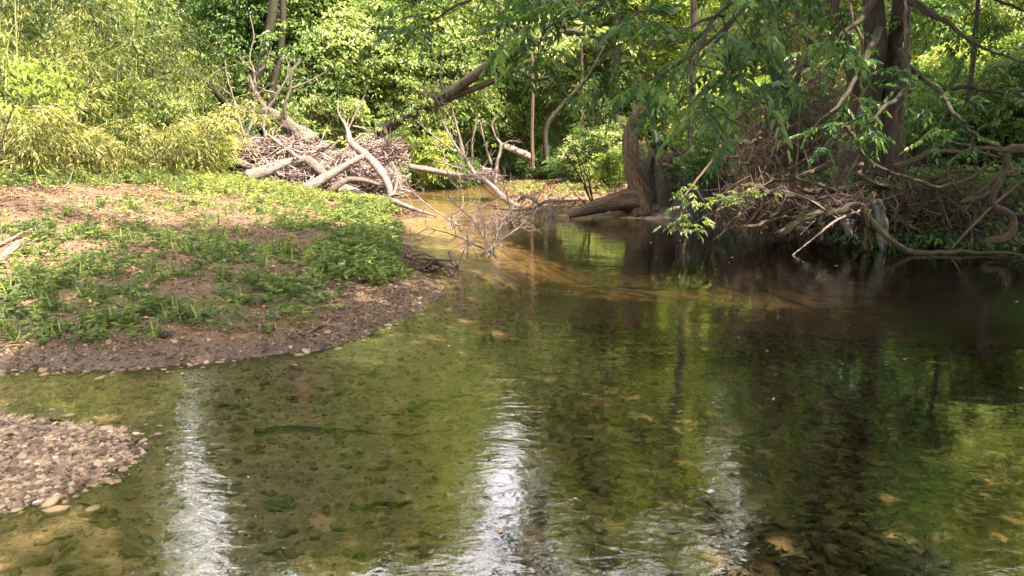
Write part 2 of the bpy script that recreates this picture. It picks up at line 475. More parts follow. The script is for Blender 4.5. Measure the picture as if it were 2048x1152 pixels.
class LB:
    """leaf builder: four-vertex or six-vertex folded leaves"""
    def __init__(self): self.p, self.d, self.nrm, self.l, self.w, self.v = [], [], [], [], [], []
    def add(self, p, d, nrm, l, w, v):
        n = len(p)
        self.p.append(p); self.d.append(d); self.nrm.append(nrm)
        for lst, q in ((self.l, l), (self.w, w), (self.v, v)): lst.append(np.broadcast_to(q, (n,)).astype(float))
    def n(self): return sum(len(a) for a in self.p)
    def build(self, name, mat, parent=None, hexa=False, origin=None, fold=.25, curl=.15):
        p, d, nr = np.vstack(self.p), unit(np.vstack(self.d)), np.vstack(self.nrm)
        l, w, v = (np.concatenate(a)[:, None] for a in (self.l, self.w, self.v))
        s = unit(np.cross(d, nr)); nr = np.cross(s, d)
        up = nr * w * fold
        if not hexa:
            V = np.stack([p, p + d * l * .42 + s * w * .5 + up, p + d * l - nr * l * curl, p + d * l * .42 - s * w * .5 + up], 1)
            k = 4; F = np.array([[0, 1, 2, 3]])
        else:
            V = np.stack([p, p + d * l * .28 + s * w * .46 + up, p + d * l * .62 + s * w * .36 + up * .8 - nr * l * curl * .4, p + d * l - nr * l * curl,
                          p + d * l * .62 - s * w * .36 + up * .8 - nr * l * curl * .4, p + d * l * .28 - s * w * .46 + up], 1)
            k = 6; F = np.array([[0, 1, 2, 3], [0, 3, 4, 5]])
        m = len(p)
        F = (F[None] + (np.arange(m) * k)[:, None, None]).reshape(-1, 4)
        return mesh_obj(name, V.reshape(-1, 3), F, mat, parent, {'v': ('FLOAT', np.repeat(v[:, 0], k))}, False, origin)

def sprays(lb, C, D, rs, n=20, twig=.7, L=.13, W=.065, droop=.5, vbase=None, spread=.28, flat=.55):
    """leafy twigs: start C, direction D; leaves in loose flat layers along each"""
    m = len(C)
    f = np.linspace(.12, 1, n)[None] + rs.uniform(-.05, .05, (m, n))
    tl = twig * rs.uniform(.6, 1.3, (m, 1))
    side = unit(np.cross(D, [0, 0, 1.0]) + 1e-4)
    pos = C[:, None] + D[:, None] * (f * tl)[..., None]
    pos[..., 2] -= droop * (f * tl) ** 2
    sgn = np.where(np.arange(n) % 2 == 0, 1.0, -1.0)[None]
    lat = sgn * rs.uniform(.3, 1.0, (m, n)) * spread * tl * (1.15 - f * .6)
    pos = pos + side[:, None] * lat[..., None] + rs.randn(m, n, 3) * [.04, .04, .05] * twig
    dirs = D[:, None] * .7 + side[:, None] * (sgn * .8)[..., None] + rs.randn(m, n, 3) * .35
    dirs[..., 2] -= .45 + .3 * droop
    nr = np.array([0, 0, 1.0]) + rs.randn(m, n, 3) * flat
    vb = rs.uniform(.1, .8, (m, 1)) if vbase is None else np.asarray(vbase)[:, None]
    v = np.clip(vb + rs.randn(m, n) * .13, 0, 1)
    q = m * n
    sc = rs.uniform(.65, 1.25, q)
    lb.add(pos.reshape(q, 3), dirs.reshape(q, 3), nr.reshape(q, 3), L * sc, W * sc, v.reshape(q))

def limbs(mb, base, top, r0, rs, n=9, reach=2.5, start=.3, seg=6, lean=0.0):
    """a trunk with limbs; returns the limb tips"""
    base, top = np.array(base, float), np.array(top, float)
    k = 6
    t = np.linspace(0, 1, k)[:, None]
    pts = base * (1 - t) + top * t + rs.randn(k, 3) * [.12, .12, 0] * np.linalg.norm(top - base) * .12 * (t > 0)
    rad = r0 * (1 - .85 * np.linspace(0, 1, k) ** .9); rad[0] *= 1.25
    c = mb.tube(pts, rad, seg + 3, 5, .08, rs=rs)
    tips = []
    for i in range(n):
        f = start + (1 - start) * (i + rs.rand()) / n
        p = c[min(int(f * (len(c) - 1)), len(c) - 1)]
        az = rs.rand() * 6.283
        ln = reach * (1.15 - .6 * f) * rs.uniform(.7, 1.2)
        d = np.array([math.cos(az), math.sin(az), rs.uniform(.25, .9)]); d /= np.linalg.norm(d)
        q = [p, p + d * ln * .5 + rs.randn(3) * .08 * ln, p + d * ln + np.array([0, 0, -.1 * ln]) + rs.randn(3) * .1 * ln]
        rr = r0 * (1 - f * .8) * .45
        mb.tube(q, [rr, rr * .6, rr * .15], seg, 4, .05, rs=rs, tip=True)
        tips += [q[1], q[2]]
        for _ in range(2):
            e = q[1] + (q[2] - q[1]) * rs.rand()
            d2 = unit(d + rs.randn(3) * .6)
            e2 = e + d2 * ln * .4
            mb.tube([e, (e + e2) / 2 + rs.randn(3) * .05, e2], [rr * .4, rr * .25, .004], 4, 2, 0, rs=rs, tip=True)
            tips.append(e2)
    return np.array(tips)

def crown(rs, center, rx, rz, nspray, leaf='far', lobes=14, L=.15, W=.085, n=18, twig=.75, bottom=-1.0):
    """sprays on the shells of many uneven lobes with open gaps between them"""
    lb = LB()
    lc = unit(rs.randn(lobes, 3)) * (rs.uniform(.25, .85, (lobes, 1)))
    lr = rs.uniform(.22, .48, lobes)
    tone = rs.uniform(.15, .8, lobes)
    k = rs.randint(0, lobes, nspray)
    dv = unit(rs.randn(nspray, 3) + [0, 0, .25])
    q = lc[k] + dv * (lr[k] * rs.uniform(.55, 1.05, nspray))[:, None]
    q = q[q[:, 2] > bottom]; kk = k[:len(q)]
    C = np.array(center) + q * [rx, rx, rz]
    D = unit(q * [1, 1, .35] + rs.randn(len(q), 3) * .45)
    D[:, 2] = D[:, 2] * .5 + .05; D = unit(D)
    sprays(lb, C - D * twig * .5, D, rs, n=n, twig=twig, L=L, W=W, vbase=np.clip(tone[kk] + rs.randn(len(q)) * .15, 0, 1))
    return lb

def copy_tree(src, loc, rz=0, s=1.0, label=None, sz=None):
    r = src.copy(); link(r)
    r.location = loc; r.rotation_euler = (0, 0, rz); r.scale = (s, s, s if sz is None else sz)
    if label: r['label'] = label
    for ch in src.children:
        c = ch.copy(); link(c, r)
        for g in ch.children:
            d = g.copy(); link(d, c)
    return r

# ------------------------------------------------------------------ ground and water
xs = spacing(-420, 420, 0.0, 620, 6.0)
ys = spacing(-60, 700, 6.0, 640, 5.6)
gx, gy = np.meshgrid(xs, ys, indexing='ij')
hh, dd, di = height(gx.ravel(), gy.ravel())
gxf, gyf = gx.ravel(), gy.ravel()
ppx, ppy = proj(np.c_[gxf, gyf, hh])

# where the low plants grow on the near bank (photo positions of the patches: x, y, rx, ry, amount)
GREEN = [(110, 610, 300, 80, .8), (400, 600, 280, 66, .8), (330, 650, 280, 35, .5), (570, 610, 90, 48, .9), (60, 530, 190, 50, .6), (450, 520, 280, 30, .7), (730, 520, 105, 60, 1.6),
         (760, 480, 70, 40, 1.5), (730, 430, 110, 30, 1.1), (640, 450, 130, 20, .4), (300, 470, 190, 26, .5), (90, 470, 110, 28, .5), (700, 415, 130, 20, 1.0), (300, 350, 330, 26, 1.3), (480, 372, 170, 22, 1.3),
         (120, 355, 220, 22, .8), (580, 398, 90, 16, .9), (400, 420, 300, 30, .22), (1130, 380, 120, 14, .35), (1040, 375, 60, 10, .5)]
def green(px, py, x, y):
    m = np.zeros(len(px))
    for (a, b, c, d, k) in GREEN:
        m = np.maximum(m, k * np.clip(1.25 - ((px - a) / c) ** 2 - ((py - b) / d) ** 2, 0, 1))
    n = fbm(x * 1.6, y * 1.6)
    return m * np.clip(.5 + 1.3 * n + 1.5 * fbm(x * 5, y * 5, 3), 0, 1.3)
front = gyf > 3
grassv = np.where((dd > .25) & front & (ppy > 330), np.clip(green(ppx, ppy, gxf, gyf), 0, 1), np.where(dd > 6, .5, 0))
wet = np.clip(1.3 - np.maximum(np.minimum(dd, 9), 0) / .35, 0, 1) * (di > -.05)
dep = np.clip(-hh, 0, 1) * (dd < 0.02)
tone = sm(2.2, 4.0, gxf - .10 * np.maximum(gyf - 17.5, 0)) * sm(24, 19, gyf) * (dd > -.3)  # mask of the right bank, where shade is painted into the soil
idx = np.arange(len(xs) * len(ys)).reshape(len(xs), len(ys))
F = np.stack([idx[:-1, :-1], idx[1:, :-1], idx[1:, 1:], idx[:-1, 1:]], -1).reshape(-1, 4)
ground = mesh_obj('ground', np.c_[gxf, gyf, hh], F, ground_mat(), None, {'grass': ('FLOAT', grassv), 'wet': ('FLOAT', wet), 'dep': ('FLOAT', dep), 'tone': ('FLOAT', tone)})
tag(ground, kind='structure')

bx0, bx1, by0, by1, bz0 = -60, 60, -30, 60, -1.6
V = [(bx0, by0, 0), (bx1, by0, 0), (bx1, by1, 0), (bx0, by1, 0), (bx0, by0, bz0), (bx1, by0, bz0), (bx1, by1, bz0), (bx0, by1, bz0)]
Fw = [(0, 1, 2, 3), (7, 6, 5, 4), (0, 4, 5, 1), (1, 5, 6, 2), (2, 6, 7, 3), (3, 7, 4, 0)]
water = mesh_obj('water', V, Fw, water_mat(), None, None, False)
tag(water, kind='structure')

# ------------------------------------------------------------------ stones, litter, low plants (nobody could count them)
ico_t = (1 + 5 ** .5) / 2
ICO = unit(np.array([(-1, ico_t, 0), (1, ico_t, 0), (-1, -ico_t, 0), (1, -ico_t, 0), (0, -1, ico_t), (0, 1, ico_t), (0, -1, -ico_t), (0, 1, -ico_t), (ico_t, 0, -1), (ico_t, 0, 1), (-ico_t, 0, -1), (-ico_t, 0, 1)], float))
ICF = np.array([(0, 11, 5), (0, 5, 1), (0, 1, 7), (0, 7, 10), (0, 10, 11), (1, 5, 9), (5, 11, 4), (11, 10, 2), (10, 7, 6), (7, 1, 8), (3, 9, 4), (3, 4, 2), (3, 2, 6), (3, 6, 8), (3, 8, 9), (4, 9, 5), (2, 4, 11), (6, 2, 10), (8, 6, 7), (9, 8, 1)])
def stones(name, x, y, size, rs, v, sink=.25, smooth=False):
    n = len(x)
    z = height(x, y)[0]
    sc = size[:, None] * rs.uniform(.55, 1.3, (n, 3)) * [1, 1, .6]
    a = rs.rand(n) * 6.283
    V = ICO[None] * (1 + rs.uniform(-.22, .22, (n, 12, 1))) * sc[:, None]
    tl = rs.randn(n, 2) * .25
    V[..., 2] += V[..., 0] * tl[:, :1] + V[..., 1] * tl[:, 1:]
    X = V[..., 0] * np.cos(a)[:, None] - V[..., 1] * np.sin(a)[:, None]
    Yv = V[..., 0] * np.sin(a)[:, None] + V[..., 1] * np.cos(a)[:, None]
    V = np.stack([X + x[:, None], Yv + y[:, None], V[..., 2] + (z + size * (.5 - sink))[:, None]], -1)
    Fs = (ICF[None] + (np.arange(n) * 12)[:, None, None]).reshape(-1, 3)
    return mesh_obj(name, V.reshape(-1, 3), Fs, M['stone'], None, {'v': ('FLOAT', np.repeat(v, 12))}, smooth)

rs = np.random.RandomState(11)
# near gravel spit
x = rs.uniform(-4.2, -1.2, 150000); y = rs.uniform(2.2, 5.4, 150000)
h_, d_, i_ = height(x, y)
k = (i_ < .06 + .12 * rs.rand(len(x)) ** 2) & (x > -.8 * y - .4)
x, y = x[k][:40000], y[k][:40000]
o = stones('gravel_spit', x, y, np.minimum(rs.gamma(1.7, .0040, len(x)) + .003, .030), rs, np.clip(rs.beta(2.6, 2.2, len(x)), 0, 1))
tag(o, 'bare pinkish brown gravel spit reaching into the shallows beside the camera', 'gravel', kind='stuff')
# gravel along the waterline of the near bank
x = rs.uniform(-9, .2, 160000); y = rs.uniform(4.3, 12, 160000)
h_, d_, i_ = height(x, y)
w_ = np.clip(1.15 - d_ / 1.3, 0.05, 1) * (.4 + 1.2 * sm(-.2, .3, fbm(x * 2, y * 2)))
k = (d_ > -.05) & (d_ < 5.5) & (x > -.8 * y - .4) & (rs.rand(len(x)) < w_)
x, y = x[k][:26000], y[k][:26000]
o = stones('bank_gravel', x, y, np.minimum(rs.gamma(1.6, .0036, len(x)) + .0025, .03), rs, np.clip(rs.beta(1.8, 3.4, len(x)), 0, 1), .35)
tag(o, 'small brown stones along the near waterline of the grassy bank', 'gravel', kind='stuff')
# creek bed stones and sunken leaves
x = rs.uniform(-6, 5, 60000); y = rs.uniform(1.6, 10, 60000)
h_, d_, i_ = height(x, y)
k = (d_ < -.02) & (i_ > .03) & (abs(x) < .8 * y + .4) & (rs.rand(len(x)) < .25 + .75 * sm(0, -3, x))
x, y = x[k][:15000], y[k][:15000]
o = stones('bed_stones', x, y, np.minimum(rs.gamma(1.7, .0068, len(x)) + .004, .06), rs, np.clip(rs.beta(1.8, 2.0, len(x)), 0, 1), .5, True)
o.data.materials[0] = M['bedstone']
tag(o, 'brown stones lying on the shallow creek bed under the water', 'stones', kind='stuff')
lb = LB()
x = rs.uniform(-3, 6, 40000); y = rs.uniform(1.6, 8, 40000)
h_, d_, i_ = height(x, y)
k = (d_ < -.5) & (rs.rand(len(x)) < .05 + .95 * sm(-1.0, 2.0, x)) & (abs(x) < .8 * y + .4)
x, y, z = x[k][:9000], y[k][:9000], h_[k][:9000]
n = len(x)
a = rs.rand(n) * 6.283
lb.add(np.c_[x, y, z + .008 + rs.rand(n) * .02], np.c_[np.cos(a), np.sin(a), rs.randn(n) * .15], np.array([0, 0, 1.0]) + rs.randn(n, 3) * .3, rs.uniform(.05, .12, n), rs.uniform(.025, .055, n), rs.beta(1.6, 2.6, n))
w = N('sunken leaves')
col = w.ramp(w.attr('v'), [(0, (.07, .05, .026)), (.45, (.17, .13, .06)), (.8, (.21, .18, .075)), (1, (.34, .33, .12))])
M['sunk'] = w.done(w.bsdf(col, .6, spec=.3))
o = lb.build('sunken_leaves', M['sunk'], None, True)
tag(o, 'sunken green and brown leaves covering the creek bed in deeper water', 'leaves', kind='stuff')

lb = LB(); x = rs.uniform(-3, 6, 400); y = rs.uniform(2, 13, 400); d_ = height(x, y)[1]
k = (d_ < -.3) & (abs(x) < .75 * y); x, y = x[k][:70], y[k][:70]; n = len(x); a = rs.rand(n) * 6.283
lb.add(np.c_[x, y, 0 * x + .004], np.c_[np.cos(a), np.sin(a), 0 * a], np.tile([0, 0, 1.0], (n, 1)), rs.uniform(.025, .06, n), rs.uniform(.012, .03, n), rs.rand(n))
o = lb.build('floating_leaves', M['litter'], None, True, fold=.05, curl=.05); tag(o, 'tiny fallen leaves floating scattered on the creek surface', 'leaves', kind='stuff')

# dead leaves and bits on the banks
lb = LB()
x = np.r_[rs.uniform(-14, .5, 90000), rs.uniform(-1, 6, 26000)]; y = np.r_[rs.uniform(4.5, 20, 90000), rs.uniform(17, 32, 26000)]
h_, d_, i_ = height(x, y)
px_, py_ = proj(np.c_[x, y, h_])
g_ = green(px_, py_, x, y)
k = (d_ > .12) & (abs(x) < .8 * y + 1) & (rs.rand(len(x)) < (.25 + 1.1 * sm(-.3, .35, fbm(x * .9 + 40, y * .9))) * np.clip(1.1 - g_, .15, 1))
x, y, z = x[k][:52000], y[k][:52000], h_[k][:52000]
n = len(x); a = rs.rand(n) * 6.283
lb.add(np.c_[x, y, z + .004 + rs.rand(n) * .015], np.c_[np.cos(a), np.sin(a), rs.randn(n) * .3], np.array([0, 0, 1.0]) + rs.randn(n, 3) * .45, rs.uniform(.02, .075, n) * (1 + (y > 15) * .8), rs.uniform(.012, .04, n) * (1 + (y > 15) * .8), rs.beta(2, 2.4, n))
o = lb.build('leaf_litter', M['litter'])
tag(o, 'dry brown leaf litter scattered over both gravelly banks', 'leaf litter', kind='stuff')

mb_ = None
# low plants
lb = LB()
x = np.r_[rs.uniform(-18, .5, 260000), rs.uniform(-1, 6, 16000)]; y = np.r_[rs.uniform(4.5, 24, 260000), rs.uniform(18, 28, 16000)]
h_, d_, i_ = height(x, y)
px_, py_ = proj(np.c_[x, y, h_])
g_ = green(px_, py_, x, y)
k = (d_ > .18) & (abs(x) < .8 * y + 1) & (rs.rand(len(x)) < g_ * np.where(y < 14, .36, .36))
x, y, z, g_, px_, py_ = (q[k] for q in (x, y, h_, g_, px_, py_))
n = len(x)
hp = rs.uniform(.03, .10, n) * (.7 + .6 * np.clip(g_, 0, 1.4))
tall = ((px_ > 620) & (px_ < 830) & (py_ > 440)) | ((px_ > 480) & (px_ < 640) & (py_ > 560) & (py_ < 650))
hp = hp * np.where(tall, 1.6, 1)
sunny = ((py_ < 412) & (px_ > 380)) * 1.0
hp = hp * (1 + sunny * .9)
vb = rs.uniform(.1, .8, n) + .25 * sunny + .12 * (y > 10)  # lighter leaves in the sunny strip: sunlight put into the herb colour
for q in range(7):
    az = rs.rand(n) * 6.283
    d = np.c_[np.cos(az), np.sin(az), rs.uniform(.0, .9, n)]
    st = np.c_[x, y, z] + np.c_[np.cos(az), np.sin(az), 0 * az] * .015 + np.c_[0 * x, 0 * x, hp * rs.uniform(.2, 1, n)]
    L_ = rs.uniform(.035, .09, n) * np.where(tall, 1.3, 1)
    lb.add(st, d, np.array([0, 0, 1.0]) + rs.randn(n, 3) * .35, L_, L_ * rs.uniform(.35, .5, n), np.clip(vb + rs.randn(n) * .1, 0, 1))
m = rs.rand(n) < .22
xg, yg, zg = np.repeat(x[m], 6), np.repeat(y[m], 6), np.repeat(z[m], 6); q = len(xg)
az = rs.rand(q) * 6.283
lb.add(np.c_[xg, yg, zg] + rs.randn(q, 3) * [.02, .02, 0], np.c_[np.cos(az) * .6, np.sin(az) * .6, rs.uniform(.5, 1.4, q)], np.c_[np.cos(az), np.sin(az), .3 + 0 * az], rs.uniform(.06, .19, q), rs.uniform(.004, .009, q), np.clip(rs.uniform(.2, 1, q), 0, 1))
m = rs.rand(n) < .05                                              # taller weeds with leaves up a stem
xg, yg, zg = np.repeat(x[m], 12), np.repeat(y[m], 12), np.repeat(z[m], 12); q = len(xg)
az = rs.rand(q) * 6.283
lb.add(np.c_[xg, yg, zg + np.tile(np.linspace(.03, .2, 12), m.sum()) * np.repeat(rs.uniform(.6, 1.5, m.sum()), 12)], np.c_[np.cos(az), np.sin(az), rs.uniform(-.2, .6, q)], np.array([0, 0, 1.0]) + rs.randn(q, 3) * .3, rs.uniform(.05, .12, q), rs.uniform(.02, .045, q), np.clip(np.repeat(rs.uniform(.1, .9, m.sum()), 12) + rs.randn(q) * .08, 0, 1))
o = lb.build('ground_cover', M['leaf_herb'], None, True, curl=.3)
tag(o, 'low bright green herbs spreading in patches over the gravelly bank', 'ground cover', kind='stuff')
#PART2

# ------------------------------------------------------------------ wood pieces
def px_r(rpx, Y): return rpx * Y / FPX

def piece(name, label, cat, path, mat, Y=None, seg=10, rough=.08, ridges=0, group=None, extra=(), wob=0.0, seed=1, part=None, leafy=None, hook=None):
    """path: (photo x, photo y, radius in photo px[, depth]); extra: more paths, each becoming a child branch mesh"""
    rs = np.random.RandomState(seed)
    def conv(pth):
        pts = [P(a[0], a[1], a[3] if len(a) > 3 else Y) for a in pth]
        rad = [px_r(a[2], a[3] if len(a) > 3 else Y) for a in pth]
        return pts, rad
    pts, rad = conv(path)
    base = pts[0]
    if mat.startswith('drift'): rad = [r * .84 for r in rad]
    mb = MB(); c_ = mb.tube(pts, rad, seg + 4, 8, rough, ridges, wob, rs)
    if mat.startswith('drift') and rad[0] > .06:
        for e_, q_, r_ in ((pts[0], pts[1], rad[0]), (pts[-1], pts[-2], rad[-1])):
            ax_ = unit(e_ - q_); m_ = 9; of_ = unit(rs.randn(m_, 3)); of_ -= ax_ * (of_ @ ax_)[:, None]
            A_ = e_ - ax_ * .06 + of_ * r_ * .6
            mb.twigs(A_, A_ + ax_ * rs.uniform(.08, .26, (m_, 1)) + of_ * .03, r_ * .28, .004, .03, rs)
        m_ = 5; k_ = rs.randint(3, len(c_) - 3, m_); d_ = unit(rs.randn(m_, 3) + [0, -.5, .5])
        mb.twigs(c_[k_], c_[k_] + d_ * (np.mean(rad) * rs.uniform(1.4, 3.2, (m_, 1))), np.mean(rad) * .32, np.mean(rad) * .12, .06, rs)
    if hook: hook(mb, pts, rs)
    if not extra:
        o = mb.build(name, M[mat], None, base)
        return tag(o, label, cat, group)
    t = thing(name, label, cat, base, group)
    mb.build(part or 'trunk', M[mat], t)
    for e in extra:
        q, r = conv(e)
        m2 = MB(); c = m2.tube(q, r, max(5, seg - 3), 5, rough, 0, wob, rs, tip=True)
        # a few fine twigs on each branch
        n = int(3 + np.linalg.norm(q[-1] - q[0]) * 2.2)
        i = rs.randint(len(c) // 3, len(c), n)
        ln = np.linalg.norm(q[-1] - q[0])
        dv = unit(unit(q[-1] - q[0]) + rs.randn(n, 3) * .6)
        m2.twigs(c[i], c[i] + dv * ln * rs.uniform(.12, .35, (n, 1)), r[-1] * .8, .002, .1, rs)
        m2.build('branch', M[mat], t)
    return t

JW = 'driftwood logs in the washed-up pile'
piece('driftwood_log', 'thick weathered log slanting up from the yellow plants to the middle of the driftwood pile', 'log', [(494, 354, 16, 20.6), (535, 342, 14, 20.7), (575, 328, 11, 20.8), (613, 316, 9, 20.9)], 'drift', None, 12, .1, 5, JW, seed=2)
piece('driftwood_log', 'brown bent log dropping from the peak of the thick slanting log', 'log', [(611, 317, 9, 20.9), (632, 333, 11, 20.8), (655, 358, 10, 20.7)], 'drift_dark', None, 12, .1, 5, JW, seed=3)
piece('driftwood_log', 'grey straight log leaning up to the right across the front of the driftwood pile', 'log', [(600, 388, 14, 20.2), (640, 362, 11, 20.3), (690, 332, 8, 20.5), (729, 311, 6, 20.7)], 'drift', None, 12, .08, 4, JW, seed=4)
piece('driftwood_log', 'pale curved trunk arching down to the waterline at the driftwood pile edge', 'tree trunk',
      [(782, 396, 9, 20), (779, 374, 9, 20.1), (762, 343, 10, 20.4), (733, 312, 10, 20.8), (703, 286, 8, 21), (696, 262, 5, 21.2), (688, 243, 3, 21.4)], 'drift', None, 12, .07, 0,
      extra=[[(702, 285, 3, 21), (716, 275, 2.5, 21), (728, 268, 2, 21), (745, 278, 1, 21)], [(702, 284, 3.2, 21), (690, 303, 2.5, 20.9), (678, 336, 1.6, 20.8)], [(695, 262, 2, 21.2), (712, 225, 1.4, 21.3), (730, 190, .7, 21.4)],
             [(690, 250, 2.2, 21.3), (676, 222, 1.5, 21.4), (678, 195, .8, 21.5)], [(706, 252, 1.8, 21.2), (725, 256, 1.4, 21.2), (742, 262, .8, 21.2)]], seed=5)
piece('driftwood_limb', 'slim pale forked limb standing in the water at the pile edge', 'limb', [(783, 393, 4, 19.8), (791, 378, 4, 19.9), (794, 350, 3.4, 20), (783, 323, 2, 20.1)], 'drift', None, 8, .06,
      extra=[[(782, 392, 3, 19.8), (795, 388, 2, 19.7), (808, 395, 1, 19.6)], [(793, 352, 1.5, 20), (800, 335, 1, 20), (801, 318, .6, 20)]], seed=6)
piece('driftwood_log', 'short arched log lying just above the dark hollow under the pile', 'log', [(655, 392, 8, 20), (672, 373, 8, 20), (697, 360, 7, 20.1), (730, 361, 6, 20.1), (759, 370, 4, 20.1)], 'drift_dark', None, 10, .1, 4, JW, seed=7)
piece('driftwood_log', 'stout round log end resting lowest in the pile near the water', 'log', [(676, 374, 11, 20.6), (705, 385, 12, 20.4), (734, 396, 11, 20.2)], 'drift', None, 12, .08, 4, JW, seed=8)
piece('driftwood_log', 'slender horizontal log on the upper bank side of the twig heap', 'log', [(443, 300, 5, 21.2), (490, 299, 5.5, 21.3), (545, 309, 4.5, 21.5)], 'drift', None, 8, .08, 0, JW, seed=9)
piece('driftwood_log', 'thin straight stick poking diagonally out of the heap below the broken trunk', 'log', [(535, 269, 3.5, 21.4), (567, 293, 4, 21.3), (594, 314, 4, 21.1)], 'drift', None, 8, .06, 0, JW, seed=10)
piece('driftwood_log', 'mossy short log lying at the back of the twig heap', 'log', [(462, 279, 7, 22.6), (520, 275, 7, 22.7)], 'lichen', None, 10, .08, 0, JW, seed=11)
piece('driftwood_log', 'rotten brown log half buried low on the bank side of the heap', 'log', [(455, 318, 7, 20.9), (490, 330, 8, 20.9), (515, 341, 6, 20.8)], 'drift_dark', None, 10, .12, 4, JW, seed=12)
piece('driftwood_log', 'tapering grey log sliding from the gravel point down into the water', 'log', [(784, 401, 7, 18.2), (826, 418, 5, 17.7), (868, 431, 2.5, 16.9)], 'drift', None, 10, .08, 0, JW, seed=13)

# twig heap
rs = np.random.RandomState(21)
mb = MB()
n = 6800
cen = np.array([P(530, 305, 21.8), P(600, 310, 22.2), P(640, 360, 21.3), P(700, 345, 21.8), P(755, 310, 22.6), P(760, 365, 21.2), P(480, 320, 21.8), P(560, 350, 21.1)])
rad = np.array([(1.25, .7, .5), (1.0, .7, .55), (1.15, .6, .5), (1.0, .7, .6), (.85, .6, .45), (.6, .5, .4), (.8, .5, .42), (.9, .5, .42)])
k = rs.randint(0, len(cen), n)
u_ = unit(rs.randn(n, 3)) * (rs.rand(n, 1) ** .45)
A = cen[k] + u_ * rad[k]
dv = unit(rs.randn(n, 3) * [1, .6, .42])
Ls = rs.gamma(3, .13, n)[:, None] + .12
rr = rs.gamma(2.2, .0045, n) + .004
mb.twigs(A - dv * Ls / 2, A + dv * Ls / 2, rr, rr * .5, .1, rs, np.clip(.5 + .25 * rs.randn(n), 0, 1))
# spiky root ball on the creek side
c0 = P(778, 300, 22.4); n = 160
dv = unit(rs.randn(n, 3) * [1, .5, .8] + [.25, -.2, .25])
mb.twigs(np.repeat(c0[None], n, 0) + rs.randn(n, 3) * .12, c0 + dv * rs.uniform(.3, .85, (n, 1)), .016, .004, .1, rs, rs.uniform(.1, .6, n))
o = mb.build('driftwood_twigs', M['twig'])
tag(o, 'tangled heap of bleached pinkish twigs piled between the driftwood logs', 'twigs', kind='stuff')

# broken leaning trunk above the heap, with bare shoots growing from it
def splinters(mb, pts, rs):
    c = pts[0]; n = 46
    ax = unit(pts[0] - pts[1])
    off = unit(rs.randn(n, 3)) * rs.uniform(.1, .34, (n, 1)); off -= ax * (off @ ax)[:, None]
    A = c - ax * .5 + off * .8
    mb.twigs(A, A + ax * rs.uniform(.45, .95, (n, 1)) + off * .35, .045, .006, .03, rs)
piece('broken_trunk', 'lichen covered broken trunk with splintered base leaning out of the driftwood heap', 'tree trunk',
      [(618, 290, 24, 22.2), (604, 272, 20, 22.3), (590, 259, 14, 22.4), (566, 241, 13, 22.6), (538, 226, 11, 22.8), (508, 222, 10, 23), (470, 217, 8, 23.3)], 'lichen', None, 14, .1, 6,
      extra=[[(533, 222, 6, 22.8), (522, 203, 5, 22.8), (509, 180, 3.5, 22.9), (498, 150, 2, 23)],
             [(572, 238, 4, 22.4), (569, 213, 3.5, 22.3), (580, 180, 3, 22.3), (584, 150, 2, 22.3), (601, 120, 1, 22.4)],
             [(580, 178, 2.2, 22.3), (611, 166, 1.8, 22.3), (648, 146, 1, 22.4)]], seed=14, hook=splinters)
BS = 'bare shoots rising behind the driftwood heap'
def shoot(label, path, seed, ex=()):
    return piece('bare_sapling', label, 'sapling', path, 'drift', 21.6, 7, .06, 0, BS, ex, .05, seed, 'stem')
shoot('bare sapling with a wavy stem in front of the broken trunk', [(533, 278, 3.5), (528, 248, 3.2), (534, 221, 3), (553, 187, 2.6), (582, 144, 1.8), (600, 118, 1)], 31, [[(553, 187, 1.6), (530, 178, 1.2), (512, 173, .7)], [(570, 160, 1.4), (575, 130, 1), (566, 110, .6)]])
shoot('tallest bare sapling forking high above the driftwood heap', [(493, 275, 3.5), (505, 232, 3), (512, 186, 2.8), (511, 146, 2.4), (500, 115, 1.8), (508, 70, 1.4), (500, 30, .8)], 32, [[(511, 150, 1.6), (530, 128, 1.2), (543, 95, .6)], [(511, 146, 1.6), (494, 128, 1.2), (478, 112, .6)], [(512, 186, 1.5), (527, 176, 1), (545, 166, .6)]])
shoot('bare sapling leaning outward on the bank side of the others', [(490, 275, 3.4), (481, 243, 3), (470, 198, 2.4), (456, 152, 1.4), (450, 120, .8)], 33, [[(470, 198, 1.3), (452, 180, 1), (440, 172, .6)]])
shoot('low bare shoot lying slantwise at the foot of the saplings', [(494, 274, 2.2), (468, 258, 1.8), (440, 246, 1)], 34)

